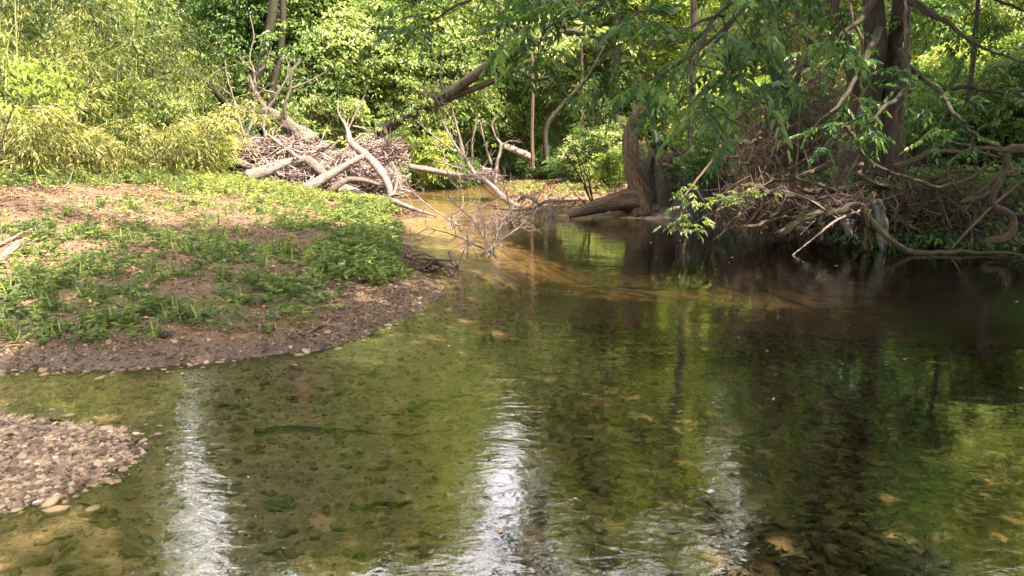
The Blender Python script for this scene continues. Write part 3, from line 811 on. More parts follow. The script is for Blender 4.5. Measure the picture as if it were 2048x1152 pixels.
# ------------------------------------------------------------------ dead tree fallen across the creek
piece('fallen_dead_tree', 'bleached dead tree fallen across the far creek with bare upright branches', 'dead tree',
      [(818, 333, 6, 25.5), (878, 344, 7, 25), (932, 353, 7, 24.2), (969, 348, 6, 23.5), (990, 340, 4, 23.3)], 'drift', None, 12, .08, 4,
      extra=[[(950, 348, 4.5, 24), (932, 322, 3.6, 24), (919, 273, 2.6, 24), (904, 217, 1.1, 24)], [(946, 340, 3, 24), (909, 288, 2.2, 24), (880, 235, .9, 24)], [(946, 330, 2.6, 23.8), (944, 290, 2, 23.8), (953, 239, 1, 23.8)],
             [(984, 330, 2.6, 23.5), (972, 293, 2, 23.5), (959, 240, .9, 23.5)], [(910, 303, 2, 24), (866, 271, 1.7, 24.2), (835, 243, .9, 24.4)], [(990, 376, 5, 23), (993, 333, 3.4, 23.2), (1002, 292, 3, 23.3), (992, 275, 2, 23.3), (984, 249, 1.4, 23.3), (994, 234, .8, 23.3)],
             [(930, 340, 2, 24), (900, 330, 1.6, 24), (870, 322, 1, 24)], [(960, 346, 2.4, 24), (975, 322, 1.8, 23.8), (992, 300, 1, 23.6)], [(897, 347, 1.8, 24.6), (884, 300, 1.2, 24.6), (862, 285, .6, 24.6)],
             [(1002, 292, 2, 23.3), (1020, 282, 1.4, 23.2), (1040, 285, .8, 23.1)], [(905, 280, 1.4, 24), (893, 255, 1, 24), (890, 232, .6, 24)]], seed=15)
piece('sunken_limb', 'smooth pale limb sloping from the fallen dead tree into the water', 'limb', [(966, 357, 5, 22.5), (985, 373, 5.5, 21.5), (1008, 396, 6.5, 20.2), (1040, 416, 7, 18.9)], 'drift', None, 10, .06, 0, seed=16)
piece('forked_branch', 'dark forked branch lying along the water in front of the gravel bar', 'branch', [(988, 416, 3, 18.6), (1038, 419, 3.6, 18.4), (1066, 416, 4, 18.3), (1094, 403, 3.6, 18.3), (1130, 402, 3.4, 18.2), (1161, 400, 2.4, 18.1)], 'drift_dark', None, 8, .1, 0,
      extra=[[(1078, 410, 4.4, 18.3), (1062, 396, 4.4, 18.4), (1048, 393, 4, 18.5), (1033, 403, 2.6, 18.6)], [(1085, 412, 1.6, 18.3), (1080, 425, 1.2, 18), (1092, 437, .8, 17.8)], [(1060, 417, 1.5, 18.3), (1048, 428, 1.2, 18), (1028, 432, .8, 17.9)]], seed=17)
piece('cut_stump', 'short pale broken post standing at the water edge beside the forked branch', 'stump', [(1104, 436, 8, 17.3), (1102, 422, 8.5, 17.3), (1101, 408, 7, 17.3)], 'drift', None, 12, .12, 3, seed=18)
piece('fallen_log', 'rough broken log with a hanging root above the far end of the creek', 'log', [(1008, 292, 7, 30), (1035, 303, 8, 30), (1067, 317, 8, 30)], 'drift', None, 10, .1, 4, extra=[[(1058, 315, 4, 30), (1062, 328, 3, 30), (1074, 340, 2, 30)]], seed=19)
piece('fallen_log', 'thin smooth log resting on the shrubs beyond the gravel bar', 'log', [(1119, 318, 5, 26), (1150, 314, 5, 26), (1180, 311, 4, 26)], 'drift', None, 8, .08, 0, seed=20)
rs = np.random.RandomState(5)
def heap(name, label, c, r, n, ln, rd, mat, vr, seed, cat='twigs', kind=None, flat=.4, smin=.1, up=0.0):
    rs = np.random.RandomState(seed); mb = MB()
    A = np.array(c) + unit(rs.randn(n, 3)) * (rs.rand(n, 1) ** .5) * r
    dv = unit(rs.randn(n, 3) * [1, .8, flat] + [0, 0, up])
    L_ = rs.gamma(3, ln / 3, n)[:, None] + smin
    rr = rs.gamma(2.5, rd / 2.5, n) + .002
    mb.twigs(A - dv * L_ / 2, A + dv * L_ / 2, rr, rr * .4, .14, rs, rs.uniform(vr[0], vr[1], n))
    return tag(mb.build(name, M[mat], None, c), label, cat, None, kind)
heap('caught_twigs', 'small ball of twigs caught where the dead tree forks', P(978, 352, 23.2), (.35, .3, .16), 90, .4, .008, 'twig', (.3, 1), 41)

def snag(name, label, base, dirs, seed, mat='drift', r=.016, ln=.9, n=7):
    """a branching dead limb rising out of the water"""
    rs = np.random.RandomState(seed)
    t = thing(name, label, 'dead branch', base)
    for i, d in enumerate(dirs):
        mb = MB(); d = unit(np.array(d, float)); b = np.array(base, float); L_ = ln * rs.uniform(.8, 1.2)
        b = b + np.array([rs.randn() * .05, rs.randn() * .05, 0])
        c = mb.tube([b - d * .12, b + d * L_ * .4 + rs.randn(3) * .05, b + d * L_ + rs.randn(3) * .1], [r, r * .7, r * .25], 6, 6, .1, wob=.05, rs=rs, tip=True)
        k = rs.randint(len(c) // 4, len(c), n)
        dv = unit(d + rs.randn(n, 3) * .7)
        E = c[k] + dv * L_ * rs.uniform(.2, .55, (n, 1))
        mb.twigs(c[k], E, r * .45, r * .12, .15, rs)
        dv = unit(dv + rs.randn(n, 3) * .6)
        S = (c[k] + E) / 2
        mb.twigs(S, S + dv * L_ * .25, r * .25, .0015, .1, rs)
        mb.build('branch', M[mat], t)
    return t
rs = np.random.RandomState(77)
for lab, pts_ in [('long dark sunken branch lying on the creek bed in the near shallows', [(510, 902), (600, 888), (690, 884), (790, 880), (905, 872)]), ('short dark sunken stick on the bed nearer the camera', [(705, 1042), (760, 1033), (825, 1030)]), ('faint dark sunken branch on the creek bed below the bank tip', [(820, 832), (880, 818), (950, 800)])]:
    q = np.array([G(a, b, -.15) for a, b in pts_]); q[:, 2] = height(q[:, 0], q[:, 1])[0] + .03
    mb = MB(); mb.tube(q, np.linspace(.018, .006, len(q)), 7, 6, .15, 0, .03, rs)
    tag(mb.build('sunken_branch', M['bark_dark'], None, q[0]), lab, 'branch')
snag('dead_snag', 'pale many twigged dead branch rising from the sandy shallows in mid creek', G(985, 502), [(-.5, .3, .75), (.3, .5, .6), (-.9, .2, .45), (.75, .5, .5), (.05, .9, .5)], 51, 'drift', .02, 1.0, 9)
snag('dead_snag', 'wide pale snag arching over the far pool in front of the fallen dead tree', G(905, 452), [(.8, .1, .5), (-.7, .2, .6), (.2, .1, .9)], 54, 'drift', .02, 1.3, 7)
snag('dead_snag', 'reddish twiggy snag at the water edge of the gravel bar', G(1020, 448), [(-.8, .1, .5), (.6, .2, .6), (-.2, -.2, .8), (.9, 0, .25)], 55, 'drift_dark', .018, 1.0, 9)
snag('dead_snag', 'thin grey snag with two prongs just beyond the many twigged branch', G(940, 505), [(.1, .2, .7), (-.4, .3, .5)], 52, 'drift', .012, .6)
snag('dead_snag', 'tiny dark snag poking from the far pool near the pale limb', G(848, 399), [(.1, 0, 1), (-.5, 0, .6)], 53, 'drift_dark', .02, .45, 3)
piece('half_sunk_log', 'long grey log barely breaking the surface beside the sandy shallows', 'log', [(838, 513, 3.5, 11.9), (868, 509, 4.5, 12), (905, 508, 3, 12.05)], 'drift_dark', None, 8, .12, 0, seed=24)
heap('rotting_branch', 'dark knotted branch lying in the water below the green corner of the bank', G(868, 535) + [0, 0, .05], (.22, .3, .07), 16, .45, .022, 'vine', (.1, .5), 42, 'dead branch')
piece('curved_root', 'dark curved root arching over the water off the green bank corner', 'root', [(836, 553, 5, 9.9), (850, 533, 5, 10.3), (868, 528, 6, 10.5), (886, 536, 7, 10.4), (898, 546, 6, 10.2)], 'bark_dark', None, 10, .15, 0, seed=25)
heap('root_tangle', 'tangle of fine dark roots at the green corner of the bank', G(825, 545) + [0, 0, .06], (.18, .25, .07), 60, .22, .006, 'vine', (0, .7), 43, 'roots')

# small sticks strewn over the bank
rs = np.random.RandomState(60); mb = MB()
x = rs.uniform(-13, .3, 3000); y = rs.uniform(5, 17, 3000); h_, d_, i_ = height(x, y)
k = (d_ > .15) & (abs(x) < .8 * y + 1); x, y, h_ = x[k][:1100], y[k][:1100], h_[k][:1100]; n = len(x)
az = rs.rand(n) * 6.283; ln = rs.gamma(2, .07, n) + .05
A = np.c_[x, y, h_ + .012]; B = np.c_[x + np.cos(az) * ln, y + np.sin(az) * ln, height(x + np.cos(az) * ln, y + np.sin(az) * ln)[0] + .01 + rs.rand(n) * .05]
mb.twigs(A, B, rs.uniform(.002, .007, n), .0015, .1, rs, rs.beta(1.5, 2, n))
tag(mb.build('small_sticks', M['twig']), 'small brown sticks strewn over the gravelly grassy bank', 'sticks', kind='stuff')

# sticks on the near bank
def ground_piece(name, label, a, b, ra, rb, mat, seed, lift=.0, bend=.05, cat='stick'):
    rs = np.random.RandomState(seed)
    # marching along the ground between two photo positions
    def gpos(px, py):
        z = .1
        for _ in range(25):
            q = G(px, py, z); z = .5 * z + .5 * H(q[0], q[1])
        return G(px, py, z)
    pts = []; rad = []
    off = rs.randn() * bend
    for f in np.linspace(0, 1, 5):
        q = gpos(a[0] * (1 - f) + b[0] * f, a[1] * (1 - f) + b[1] * f)
        q = q + np.array([0, off * 4 * f * (1 - f), 0]) + np.array([0, 0, ra * .7 + lift * f])
        pts.append(q); rad.append(ra * (1 - f) + rb * f)
    mb = MB(); mb.tube(pts, rad, 8, 5, .12, 0, .015, rs)
    return tag(mb.build(name, M[mat], None, pts[0]), label, cat)
ground_piece('fallen_stick', 'long grey stick lying on the wet gravel near the waterline', (604, 673), (727, 612), .017, .011, 'drift_dark', 61)
ground_piece('fallen_stick', 'thin dark twig across the wet gravel above the long grey stick', (752, 600), (782, 618), .006, .003, 'bark_dark', 62)
ground_piece('fallen_stick', 'long pale stick sloping down the bank at the photo edge', (-20, 503), (126, 441), .022, .010, 'drift', 63, .03)
ground_piece('rotten_log', 'short thick weathered log chunk at the photo edge under the long pale stick', (-25, 545), (38, 492), .055, .04, 'drift', 64, cat='log')
ground_piece('fallen_stick', 'slim stick lying on the dark dirt mound above the green patch', (515, 497), (640, 455), .009, .005, 'bark_dark', 65)
ground_piece('fallen_stick', 'little pale stick stuck in the brush on the upper bank', (128, 375), (150, 350), .012, .006, 'drift', 66, .2)
ground_piece('fallen_stick', 'curled brown twig on the bare soil below the long pale stick', (72, 520), (80, 560), .007, .004, 'bark', 67)
ground_piece('fallen_stick', 'small brown twig lying just above the waterline gravel', (630, 705), (652, 690), .006, .004, 'bark_dark', 68)
# a dark stone by the waterline
q = G(333, 690, .05)
mbv = ICO * (1 + np.random.RandomState(3).uniform(-.15, .15, (12, 1))) * [.06, .05, .04]
o = mesh_obj('dark_stone', mbv + [q[0], q[1], H(q[0], q[1]) + .02], ICF, M['bark_dark'], None, {'grain': ('FLOAT_VECTOR', mbv), 'v': ('FLOAT', np.full(12, .1))}, True, (q[0], q[1], H(q[0], q[1])))
sub = o.modifiers.new('s', 'SUBSURF'); sub.levels = sub.render_levels = 2
tag(o, 'fist sized black stone on the near bank gravel', 'stone')

# ------------------------------------------------------------------ the uprooted stump and its log
YS = 16.9
t = thing('uprooted_tree', 'massive uprooted brown stump with an upright snag and a log reaching to the water', 'tree stump', P(1300, 420, YS))
rs = np.random.RandomState(71)
mb = MB(); mb.tube([P(1138, 433, 16.6), P(1170, 421, 16.6), P(1205, 410, 16.7), P(1245, 403, 16.8), P(1290, 404, YS), P(1330, 402, 17.1)], [px_r(r, YS) for r in (4, 9, 14, 20, 28, 33)], 26, 9, .12, 11, 0, rs)
mb.build('fallen_trunk', M['bark_stump'], t)
mb = MB(); mb.tube([P(1292, 425, YS), P(1281, 385, YS), P(1268, 340, YS), P(1262, 300, YS), P(1261, 268, YS), P(1269, 236, YS), P(1284, 213, YS), P(1298, 200, YS)], [px_r(r, YS) for r in (34, 25, 19, 17, 15, 13, 10, 4)], 24, 8, .16, 9, 0, rs)
mb.tube([P(1284, 213, YS), P(1292, 200, YS), P(1302, 198, YS)], [px_r(9, YS), px_r(6, YS), px_r(2, YS)], 8, 4, .2, 0, 0, rs)
mb.build('standing_snag', M['bark_stump'], t)
mb = MB()
for (a, b, c, ra, rb, rc) in [((1314, 296), (1330, 345), (1326, 425), 11, 22, 34), ((1325, 310), (1342, 345), (1338, 420), 10, 15, 20), ((1290, 372), (1302, 400), (1300, 430), 12, 17, 20),
                              ((1308, 300), (1298, 335), (1302, 400), 5, 9, 20), ((1322, 300), (1334, 290), (1348, 298), 8, 6, 2), ((1272, 318), (1290, 345), (1310, 385), 9, 13, 18), ((1300, 292), (1318, 286), (1330, 296), 8, 8, 4)]:
    mb.tube([P(*a, YS - .1), P(*b, YS - .15), P(*c, YS)], [px_r(r, YS) for r in (ra, rb, rc)], 14, 7, .22, 6, 0, rs)
mb.build('root_crown', M['bark_dark'], t)  # darker bark than the snag: the hollow's shade is put into the colour
for (pth) in [[(1292, 278, 2), (1303, 300, 2.4), (1317, 332, 2)], [(1338, 310, 2), (1332, 325, 2.4), (1328, 340, 2)], [(1345, 330, 3), (1360, 360, 2.5), (1358, 400, 2), (1366, 430, 1)], [(1278, 350, 2), (1288, 372, 2), (1306, 388, 1.4)],
              [(1350, 300, 3), (1368, 310, 2.4), (1392, 306, 1.4)], [(1330, 330, 5), (1362, 338, 4), (1400, 352, 2)]]:
    mb = MB(); mb.tube([P(a, b, YS - .35) for a, b, _ in pth], [px_r(r, YS) for _, _, r in pth], 7, 5, .1, 0, .05, rs, tip=True)
    mb.build('root', M['bark_stump'], t)

# ------------------------------------------------------------------ right bank: the big tree with its roots
YB = 12.6
def rb(pts, Y): return [P(a, b, Y + (p[0] if p else 0)) for a, b, r, *p in pts], [px_r(r, Y) for a, b, r, *p in pts]
t = thing('bank_tree', 'big dark twin trunked tree with exposed roots on the undercut bank', 'tree', (P(1765, 400, YB)))
rs = np.random.RandomState(81)
for pth in [[(1742, 395, 34), (1738, 340, 24), (1737, 230, 21), (1750, 110, 21), (1747, 0, 20), (1735, -220, 17), (1720, -600, 12), (1700, -1000, 6)],
            [(1778, 395, 30), (1776, 330, 22), (1774, 240, 19), (1790, 140, 19), (1806, 0, 18), (1818, -220, 16), (1850, -600, 11), (1880, -1000, 5)],
            [(1800, 392, 16), (1796, 320, 14), (1793, 240, 11), (1800, 170, 9)],
            [(1728, 360, 14), (1716, 230, 12), (1695, 100, 11), (1670, 0, 10), (1640, -200, 8), (1600, -500, 4)]]:
    mb = MB(); q, r = rb(pth, YB); mb.tube(q, r, 16, 6, .1, 7, 0, rs); mb.build('trunk', M['bark_dark'], t)
for Yr, pth in [(11.2, [(1640, 252, 3), (1687, 251, 4), (1703, 268, 6), (1729, 313, 6), (1763, 341, 5.5), (1819, 361, 5), (1860, 373, 5.5), (1906, 371, 5), (1947, 355, 5), (1976, 331, 4.5), (2000, 324, 4), (2018, 332, 4)]),
                (11.6, [(1790, 330, 9), (1843, 324, 7), (1895, 311, 6), (1965, 309, 6), (2014, 318, 5)]),
                (11.8, [(1780, 372, 12), (1730, 366, 9), (1690, 372, 7), (1650, 362, 6), (1600, 360, 5), (1560, 345, 3)]),
                (10.95, [(1760, 370, 12, 1), (1735, 417, 10, .5), (1768, 459, 9, .1), (1806, 493, 9), (1840, 502, 8), (1900, 503, 8), (1968, 507, 6), (2060, 512, 5)]),
                (11.3, [(1560, 470, 7), (1610, 440, 9), (1665, 425, 10), (1720, 405, 8)]), (11.5, [(1530, 462, 3), (1545, 420, 4), (1550, 380, 4)]), (11.4, [(1592, 478, 3), (1600, 430, 4), (1590, 400, 4)]), (11.3, [(1650, 480, 4), (1640, 440, 5), (1655, 410, 5)]), (11.3, [(1728, 495, 4), (1736, 455, 6), (1728, 415, 6)]), (11.3, [(1618, 470, 9), (1600, 450, 12), (1606, 430, 9)]), (11.4, [(1480, 455, 3), (1560, 440, 4), (1640, 452, 3)]),
                (12.0, [(1815, 372, 7), (1870, 358, 6), (1930, 352, 5), (1985, 340, 4)]),
                (12.2, [(1690, 228, 7), (1680, 270, 12), (1668, 345, 16), (1650, 400, 8)]),
                (11.9, [(1670, 318, 6), (1640, 332, 7), (1595, 345, 6), (1548, 349, 6), (1526, 338, 3)]),
                (11.6, [(1650, 412, 6), (1590, 400, 7), (1540, 391, 8), (1508, 374, 6), (1480, 373, 3)]),
                (11.5, [(1508, 380, 4), (1478, 420, 4), (1452, 456, 3)]),
                (11.6, [(1718, 330, 7), (1728, 358, 8), (1770, 372, 8), (1800, 374, 6)]),
                (11.9, [(1820, 372, 3), (1818, 400, 3), (1806, 445, 1.5)]),
                (12.0, [(1600, 372, 5), (1626, 380, 8), (1640, 372, 9), (1662, 362, 5)]),
                (12.1, [(1480, 292, 5), (1505, 271, 4), (1520, 262, 3)]), (12.1, [(1482, 290, 4), (1474, 320, 3), (1476, 352, 2)]),
                (11.9, [(1620, 420, 4), (1570, 452, 5), (1548, 470, 4)]), (11.9, [(1700, 400, 5), (1685, 440, 5), (1660, 480, 4)]), (12, [(1735, 400, 5), (1730, 455, 5), (1732, 500, 4)])]:
    mb = MB(); q, r = rb(pth, Yr); r = np.array(r) * rs.uniform(.6, .85) * np.linspace(1.15, .7, len(r)); mb.tube(q, r, 12, 7, .2, 4, .09, rs); mb.build('root', M['root'], t)
# leafy sprays of this tree are added with the other compound leaves below

t2 = thing('gnarled_root', 'thick gnarled mossy root twisting down to the water at the photo edge', 'root', P(2013, 299, 11.4))
for nm, pth in [('main_root', [(2070, 292, 10), (2013, 299, 9), (2011, 334, 9), (1990, 372, 9), (1986, 407, 9), (2024, 431, 9), (2028, 456, 9), (2011, 480, 9), (1975, 484, 8), (1986, 496, 6)]),
                ('side_root', [(1996, 346, 5), (1958, 376, 5), (1944, 400, 4), (1926, 430, 2)]), ('side_root', [(1984, 378, 5), (1950, 399, 5), (1918, 406, 4)]), ('side_root', [(2020, 430, 5), (2050, 422, 5), (2100, 418, 4)]),
                ('side_root', [(1874, 280, 3), (1930, 291, 4), (1999, 297, 6), (2080, 302, 7)]), ('side_root', [(1922, 246, 4), (1976, 285, 5), (2012, 300, 6)]), ('side_root', [(2012, 310, 6), (1985, 300, 5), (1970, 312, 3)]),
                ('side_root', [(2020, 470, 3), (2050, 490, 4), (2090, 500, 4)]), ('side_root', [(2046, 340, 6), (2020, 345, 6), (2000, 352, 4)])]:
    mb = MB(); q, r = rb(pth, 11.0); mb.tube(q, np.array(r) * .8, 14, 8, .2, 5, .05, rs); mb.build(nm, M['root'], t2)
piece('leaning_stick', 'straight bare stick leaning from the gnarled root down to the water', 'stick', [(2060, 350, 2.4, 10.8), (1983, 414, 2.6, 11), (1897, 503, 1.6, 11.2)], 'bark', None, 6, .08, seed=91)
piece('leaning_stick', 'pale forked stick reaching from the root mat down to the water', 'stick', [(1740, 415, 3, 11.6), (1677, 438, 2.6, 11.3), (1632, 473, 2.2, 11.1), (1583, 512, 1.6, 10.9)], 'drift', None, 6, .08, extra=[[(1677, 438, 1.8, 11.3), (1620, 400, 1.4, 11.3), (1562, 379, .8, 11.3)], [(1700, 432, 1.8, 11.4), (1640, 436, 1.2, 11.3), (1600, 470, .7, 11.2)]], seed=92, part='stem')
piece('leaning_stick', 'dark thin branch standing in the water at the left end of the undercut bank', 'stick', [(1448, 466, 4, 12.6), (1470, 430, 3, 12.7), (1500, 395, 2.4, 12.8), (1530, 350, 1.6, 13)], 'bark', None, 6, .1, extra=[[(1465, 440, 1.6, 12.7), (1440, 470, 1.2, 12.4), (1425, 480, .8, 12.3)], [(1480, 420, 1.6, 12.7), (1512, 440, 1.2, 12.6), (1540, 470, .8, 12.5)]], seed=93, part='stem')
heap('root_mat', 'mat of fine dead twigs and roots caught under the big twin trunked tree', P(1665, 415, 11.8), (.6, .35, .22), 190, .55, .005, 'twig', (0, .45), 44, 'roots', 'stuff', .5)
heap('hanging_rootlets', 'fine brown rootlets hanging from the undercut bank beside the stump', P(1560, 420, 12.6), (1.15, .35, .45), 950, .5, .0055, 'vine', (0, .8), 45, 'roots', 'stuff', 1.6)
heap('bank_rootlets', 'fine dark rootlets hanging over the undercut behind the gnarled root', P(1880, 410, 11.9), (1.7, .4, .45), 600, .5, .005, 'vine', (0, .5), 46, 'roots', 'stuff', 1.4)
# torn grey sheets of rubbish hanging on the roots
w = N('torn sheet')
M['rag'] = w.done(w.bsdf(w.ramp(w.noise(w.geo(), 18, 4), [(.3, (.05, .05, .04)), (.7, (.19, .185, .15))]), .6, spec=.3))
def rag(label, outline, Y, seed):
    rs = np.random.RandomState(seed)
    a = np.array([P(x_, y_, Y) for x_, y_ in outline]); n = len(a) // 2
    L_, R_ = a[:n], a[n:][::-1]
    m = 8
    t_ = np.linspace(0, 1, m)
    L2 = catmull(L_, 4); R2 = catmull(R_, 4)
    g = L2[:, None] * (1 - t_)[None, :, None] + R2[:, None] * t_[None, :, None]
    g[..., 1] += .05 * np.sin(t_ * 9 + seed)[None] + .03 * rs.randn(*g.shape[:2])
    I = np.arange(g.shape[0] * m).reshape(g.shape[0], m)
    Fq = np.stack([I[:-1, :-1], I[1:, :-1], I[1:, 1:], I[:-1, 1:]], -1).reshape(-1, 4)
    o = mesh_obj('torn_sheet', g.reshape(-1, 3), Fq, M['rag'], None, None, True, a[0])
    s_ = o.modifiers.new('thick', 'SOLIDIFY'); s_.thickness = .006
    tag(o, label, 'rag')
rag('small triangular grey torn sheet hanging from the root mat', [(1680, 436), (1686, 452), (1697, 474), (1702, 474), (1704, 450), (1706, 438)], 11.4, 1)
rag('tall grey torn sheet draped on the roots under the twin trunks', [(1742, 398), (1748, 430), (1758, 500), (1770, 500), (1774, 440), (1757, 398)], 11.45, 2)

# leaning left-going branchy shrub stems over the vine tangle
piece('leaning_tree', 'slender dark tree leaning out over the brown vine tangle', 'tree', [(1525, 262, 8, 14), (1545, 235, 8, 14), (1577, 190, 7, 14), (1607, 130, 6, 14), (1620, 92, 6, 14), (1600, 45, 5, 14), (1585, -20, 4, 14), (1575, -150, 3, 14)], 'bark_dark', None, 9, .1,
      extra=[[(1548, 232, 3, 14), (1556, 170, 2.6, 14), (1572, 120, 2, 14), (1570, 60, 1, 14)], [(1578, 195, 3.4, 14), (1600, 188, 3, 14), (1612, 150, 2.4, 14), (1640, 80, 1.6, 14), (1650, 20, 1, 14)], [(1620, 92, 3, 14), (1645, 60, 2, 14), (1665, 10, 1, 14)], [(1560, 212, 2.4, 14), (1520, 205, 2, 14), (1480, 190, 1, 14)],
             [(1606, 60, 3, 14), (1580, 50, 2, 14), (1540, 30, 1, 14)]], seed=94)
# the vine tangle
rs = np.random.RandomState(47); mb = MB(); n = 2600
cc = np.array([P(1560, 280, 13.8), P(1600, 240, 14.2), P(1520, 320, 13.4), P(1620, 310, 13.6), P(1650, 200, 14.5), P(1600, 130, 14.8)])
cr = np.array([(.75, .5, .5), (.7, .5, .55), (.6, .4, .4), (.6, .4, .5), (.6, .5, .8), (.7, .5, .9)])
k = rs.choice(6, n, p=[.28, .22, .16, .18, .09, .07])
A = cc[k] + unit(rs.randn(n, 3)) * rs.rand(n, 1) ** .5 * cr[k]
dv = unit(rs.randn(n, 3) * [.7, .6, 1])
L_ = rs.gamma(3, .16, n)[:, None] + .1
mb.twigs(A - dv * L_ / 2, A + dv * L_ / 2, .006, .003, .28, rs, rs.beta(2, 2, n))
o = mb.build('vine_tangle', M['vine']); tag(o, 'dense tangle of dry reddish brown vines between the stump and the twin trunked tree', 'vines', kind='stuff')
for i, (lab, pth) in enumerate([('long thin vine hanging straight down beside the leaning dark tree', [(1600, -60, 2), (1592, 80, 2), (1600, 200, 2), (1592, 330, 2), (1594, 440, 1.5)]),
                  ('twisting vine draped along the big twin trunks', [(1690, -40, 3), (1705, 90, 3), (1700, 180, 3), (1690, 240, 3.5), (1716, 300, 2.5), (1693, 360, 2)]),
                  ('looping vine swinging in front of the big twin trunks', [(1830, -60, 2.4), (1812, 70, 2.4), (1822, 180, 2.4), (1800, 240, 2), (1830, 330, 2)]),
                  ('thin pale vine hanging over the stump top', [(1308, 150, 1.6), (1312, 200, 1.6), (1309, 245, 1.4), (1322, 290, 1)])]):
    piece('hanging_vine', lab, 'vine', pth, 'bark', 12.0 if i else 13.0, 6, .1, wob=.12, seed=100 + i)

# ------------------------------------------------------------------ the leaning trunk over the creek
def caught(mb, pts, rs):
    n = 130; c = P(878, 198, 22.8)
    A = c + rs.randn(n, 3) * [.25, .15, .12]
    dv = unit(np.array([.7, 0, -.1]) + rs.randn(n, 3) * [.25, .3, .9])
    mb.twigs(A, A + dv * rs.uniform(.3, .9, (n, 1)) * np.where(rs.rand(n, 1) < .5, 1, -1), .012, .005, .1, rs)
piece('leaning_tree', 'long dark trunk leaning over the creek from the leafy far bank', 'tree', [(690, 330, 12.9, 24), (745, 275, 12.0, 23.6), (802, 238, 11.0, 23.2), (852, 211, 11.0, 23), (905, 182, 9.2, 22.7), (952, 150, 10.1, 22.4), (981, 129, 10.1, 22.2), (1040, 98, 8.3, 21.8), (1098, 76, 7.4, 21.4), (1142, 64, 6.4, 21), (1200, 74, 3.7, 20.6), (1260, 70, 1.8, 20.2)], 'bark_dark', None, 12, .1, 5,
      extra=[[(852, 222, 6.4, 23), (922, 187, 6.4, 22.7), (981, 165, 5.5, 22.4), (1034, 141, 4.6, 22.2), (1069, 158, 3.2, 22), (1104, 152, 1.8, 22)], [(960, 150, 3.3, 22.3), (1000, 150, 2.8, 22.2), (1045, 163, 2.2, 22), (1105, 152, 1.2, 21.8)], [(1098, 76, 3.7, 21.4), (1130, 40, 2.8, 21.2), (1180, -30, 2, 21)], [(1000, 118, 2.8, 22), (1010, 60, 1.8, 22), (990, 0, 0.9, 22)], [(890, 190, 2.2, 22.8), (880, 150, 1.5, 22.8), (890, 100, .8, 22.8)]], seed=95, hook=caught)

def trunkpx(name, label, pth, Y, mat='bark', cat='tree trunk', seed=1, extra=()):
    return piece(name, label, cat, pth, mat, Y, 10, .08, 5, extra=extra, seed=seed, group=None)
#PART3
# ------------------------------------------------------------------ trees of the far bank (prototypes, then copies that share their meshes)
def proto_tree(name, label, seed, height_, r, mat, bark, nspray, lobes, L=.16, W=.09, n=18, twig=.8, tr=.16, cz=.6, rz=.45, group=None, bottom=-1.0):
    rs = np.random.RandomState(seed)
    t = thing(name, label, 'tree', (0, 0, 0), group)
    mb = MB()
    tips = limbs(mb, (0, 0, -.3), (rs.randn() * .5, rs.randn() * .5, height_ * .92), tr, rs, 12, r * .9, .18)
    mb.build('trunk', M[bark], t)
    lb = crown(rs, (0, 0, height_ * cz), r, height_ * rz, nspray, lobes=lobes, L=L, W=W, n=n, twig=twig, bottom=bottom)
    k = rs.randint(0, len(tips), nspray // 6)
    D = unit(rs.randn(len(k), 3) * [1, 1, .3])
    sprays(lb, tips[k] + rs.randn(len(k), 3) * .3, D, rs, n=n, twig=twig, L=L, W=W)
    lb.build('crown', M[mat], t)
    return t
def proto_shrub(name, label, seed, h, r, mat, nspray, L=.11, W=.06, n=16, twig=.55, stems=7, droop=.5, bark='bark', group=None):
    rs = np.random.RandomState(seed)
    t = thing(name, label, 'shrub', (0, 0, 0), group)
    mb = MB(); tips = []
    for i in range(stems):
        a = rs.rand() * 6.283; q = np.array([math.cos(a) * r * .7, math.sin(a) * r * .7, h * rs.uniform(.6, 1)])
        c = mb.tube([np.array([0, 0, -.2]) + rs.randn(3) * [.1, .1, 0], q * [.4, .4, .6], q], [.03, .02, .005], 5, 5, .05, wob=.15, rs=rs, tip=True)
        tips.append(c[len(c) // 3:])
    mb.build('stem', M[bark], t)
    lb = crown(rs, (0, 0, h * .5), r, h * .52, nspray, lobes=11, L=L, W=W, n=n, twig=twig)
    lb.build('foliage', M[mat], t)
    return t

HID = 'x'
T = {}
TG, SG, BG_ = 'tall trees of the far woods', 'leafy shrubs along the far bank', 'bamboo of the thicket'
T['a'] = proto_tree('leafy_tree', HID, 201, 19, 4.6, 'leaf_far', 'bark', 2600, 44, cz=.56, rz=.47, group=TG)
T['b'] = proto_tree('leafy_tree', HID, 202, 22, 5.0, 'leaf_far', 'bark_dark', 2800, 46, cz=.58, rz=.44, group=TG)
T['c'] = proto_tree('leafy_tree', HID, 203, 9, 3.2, 'leaf_fresh', 'bark', 950, 20, L=.17, W=.08, cz=.52, rz=.52, group=TG)
T['d'] = proto_tree('leafy_tree', HID, 204, 18, 4.5, 'leaf_dark', 'bark_dark', 2100, 36, cz=.55, rz=.46, group=TG)
T['s'] = proto_shrub('leafy_shrub', HID, 205, 3.2, 2.0, 'leaf_fresh', 520, L=.14, W=.07, group=SG)
T['u'] = proto_shrub('leafy_shrub', HID, 206, 2.6, 1.9, 'leaf_dark', 520, group=SG)
T['y'] = proto_shrub('leafy_shrub', HID, 207, 3.0, 1.9, 'leaf_far', 470, L=.14, W=.07, group=SG)
used = set()
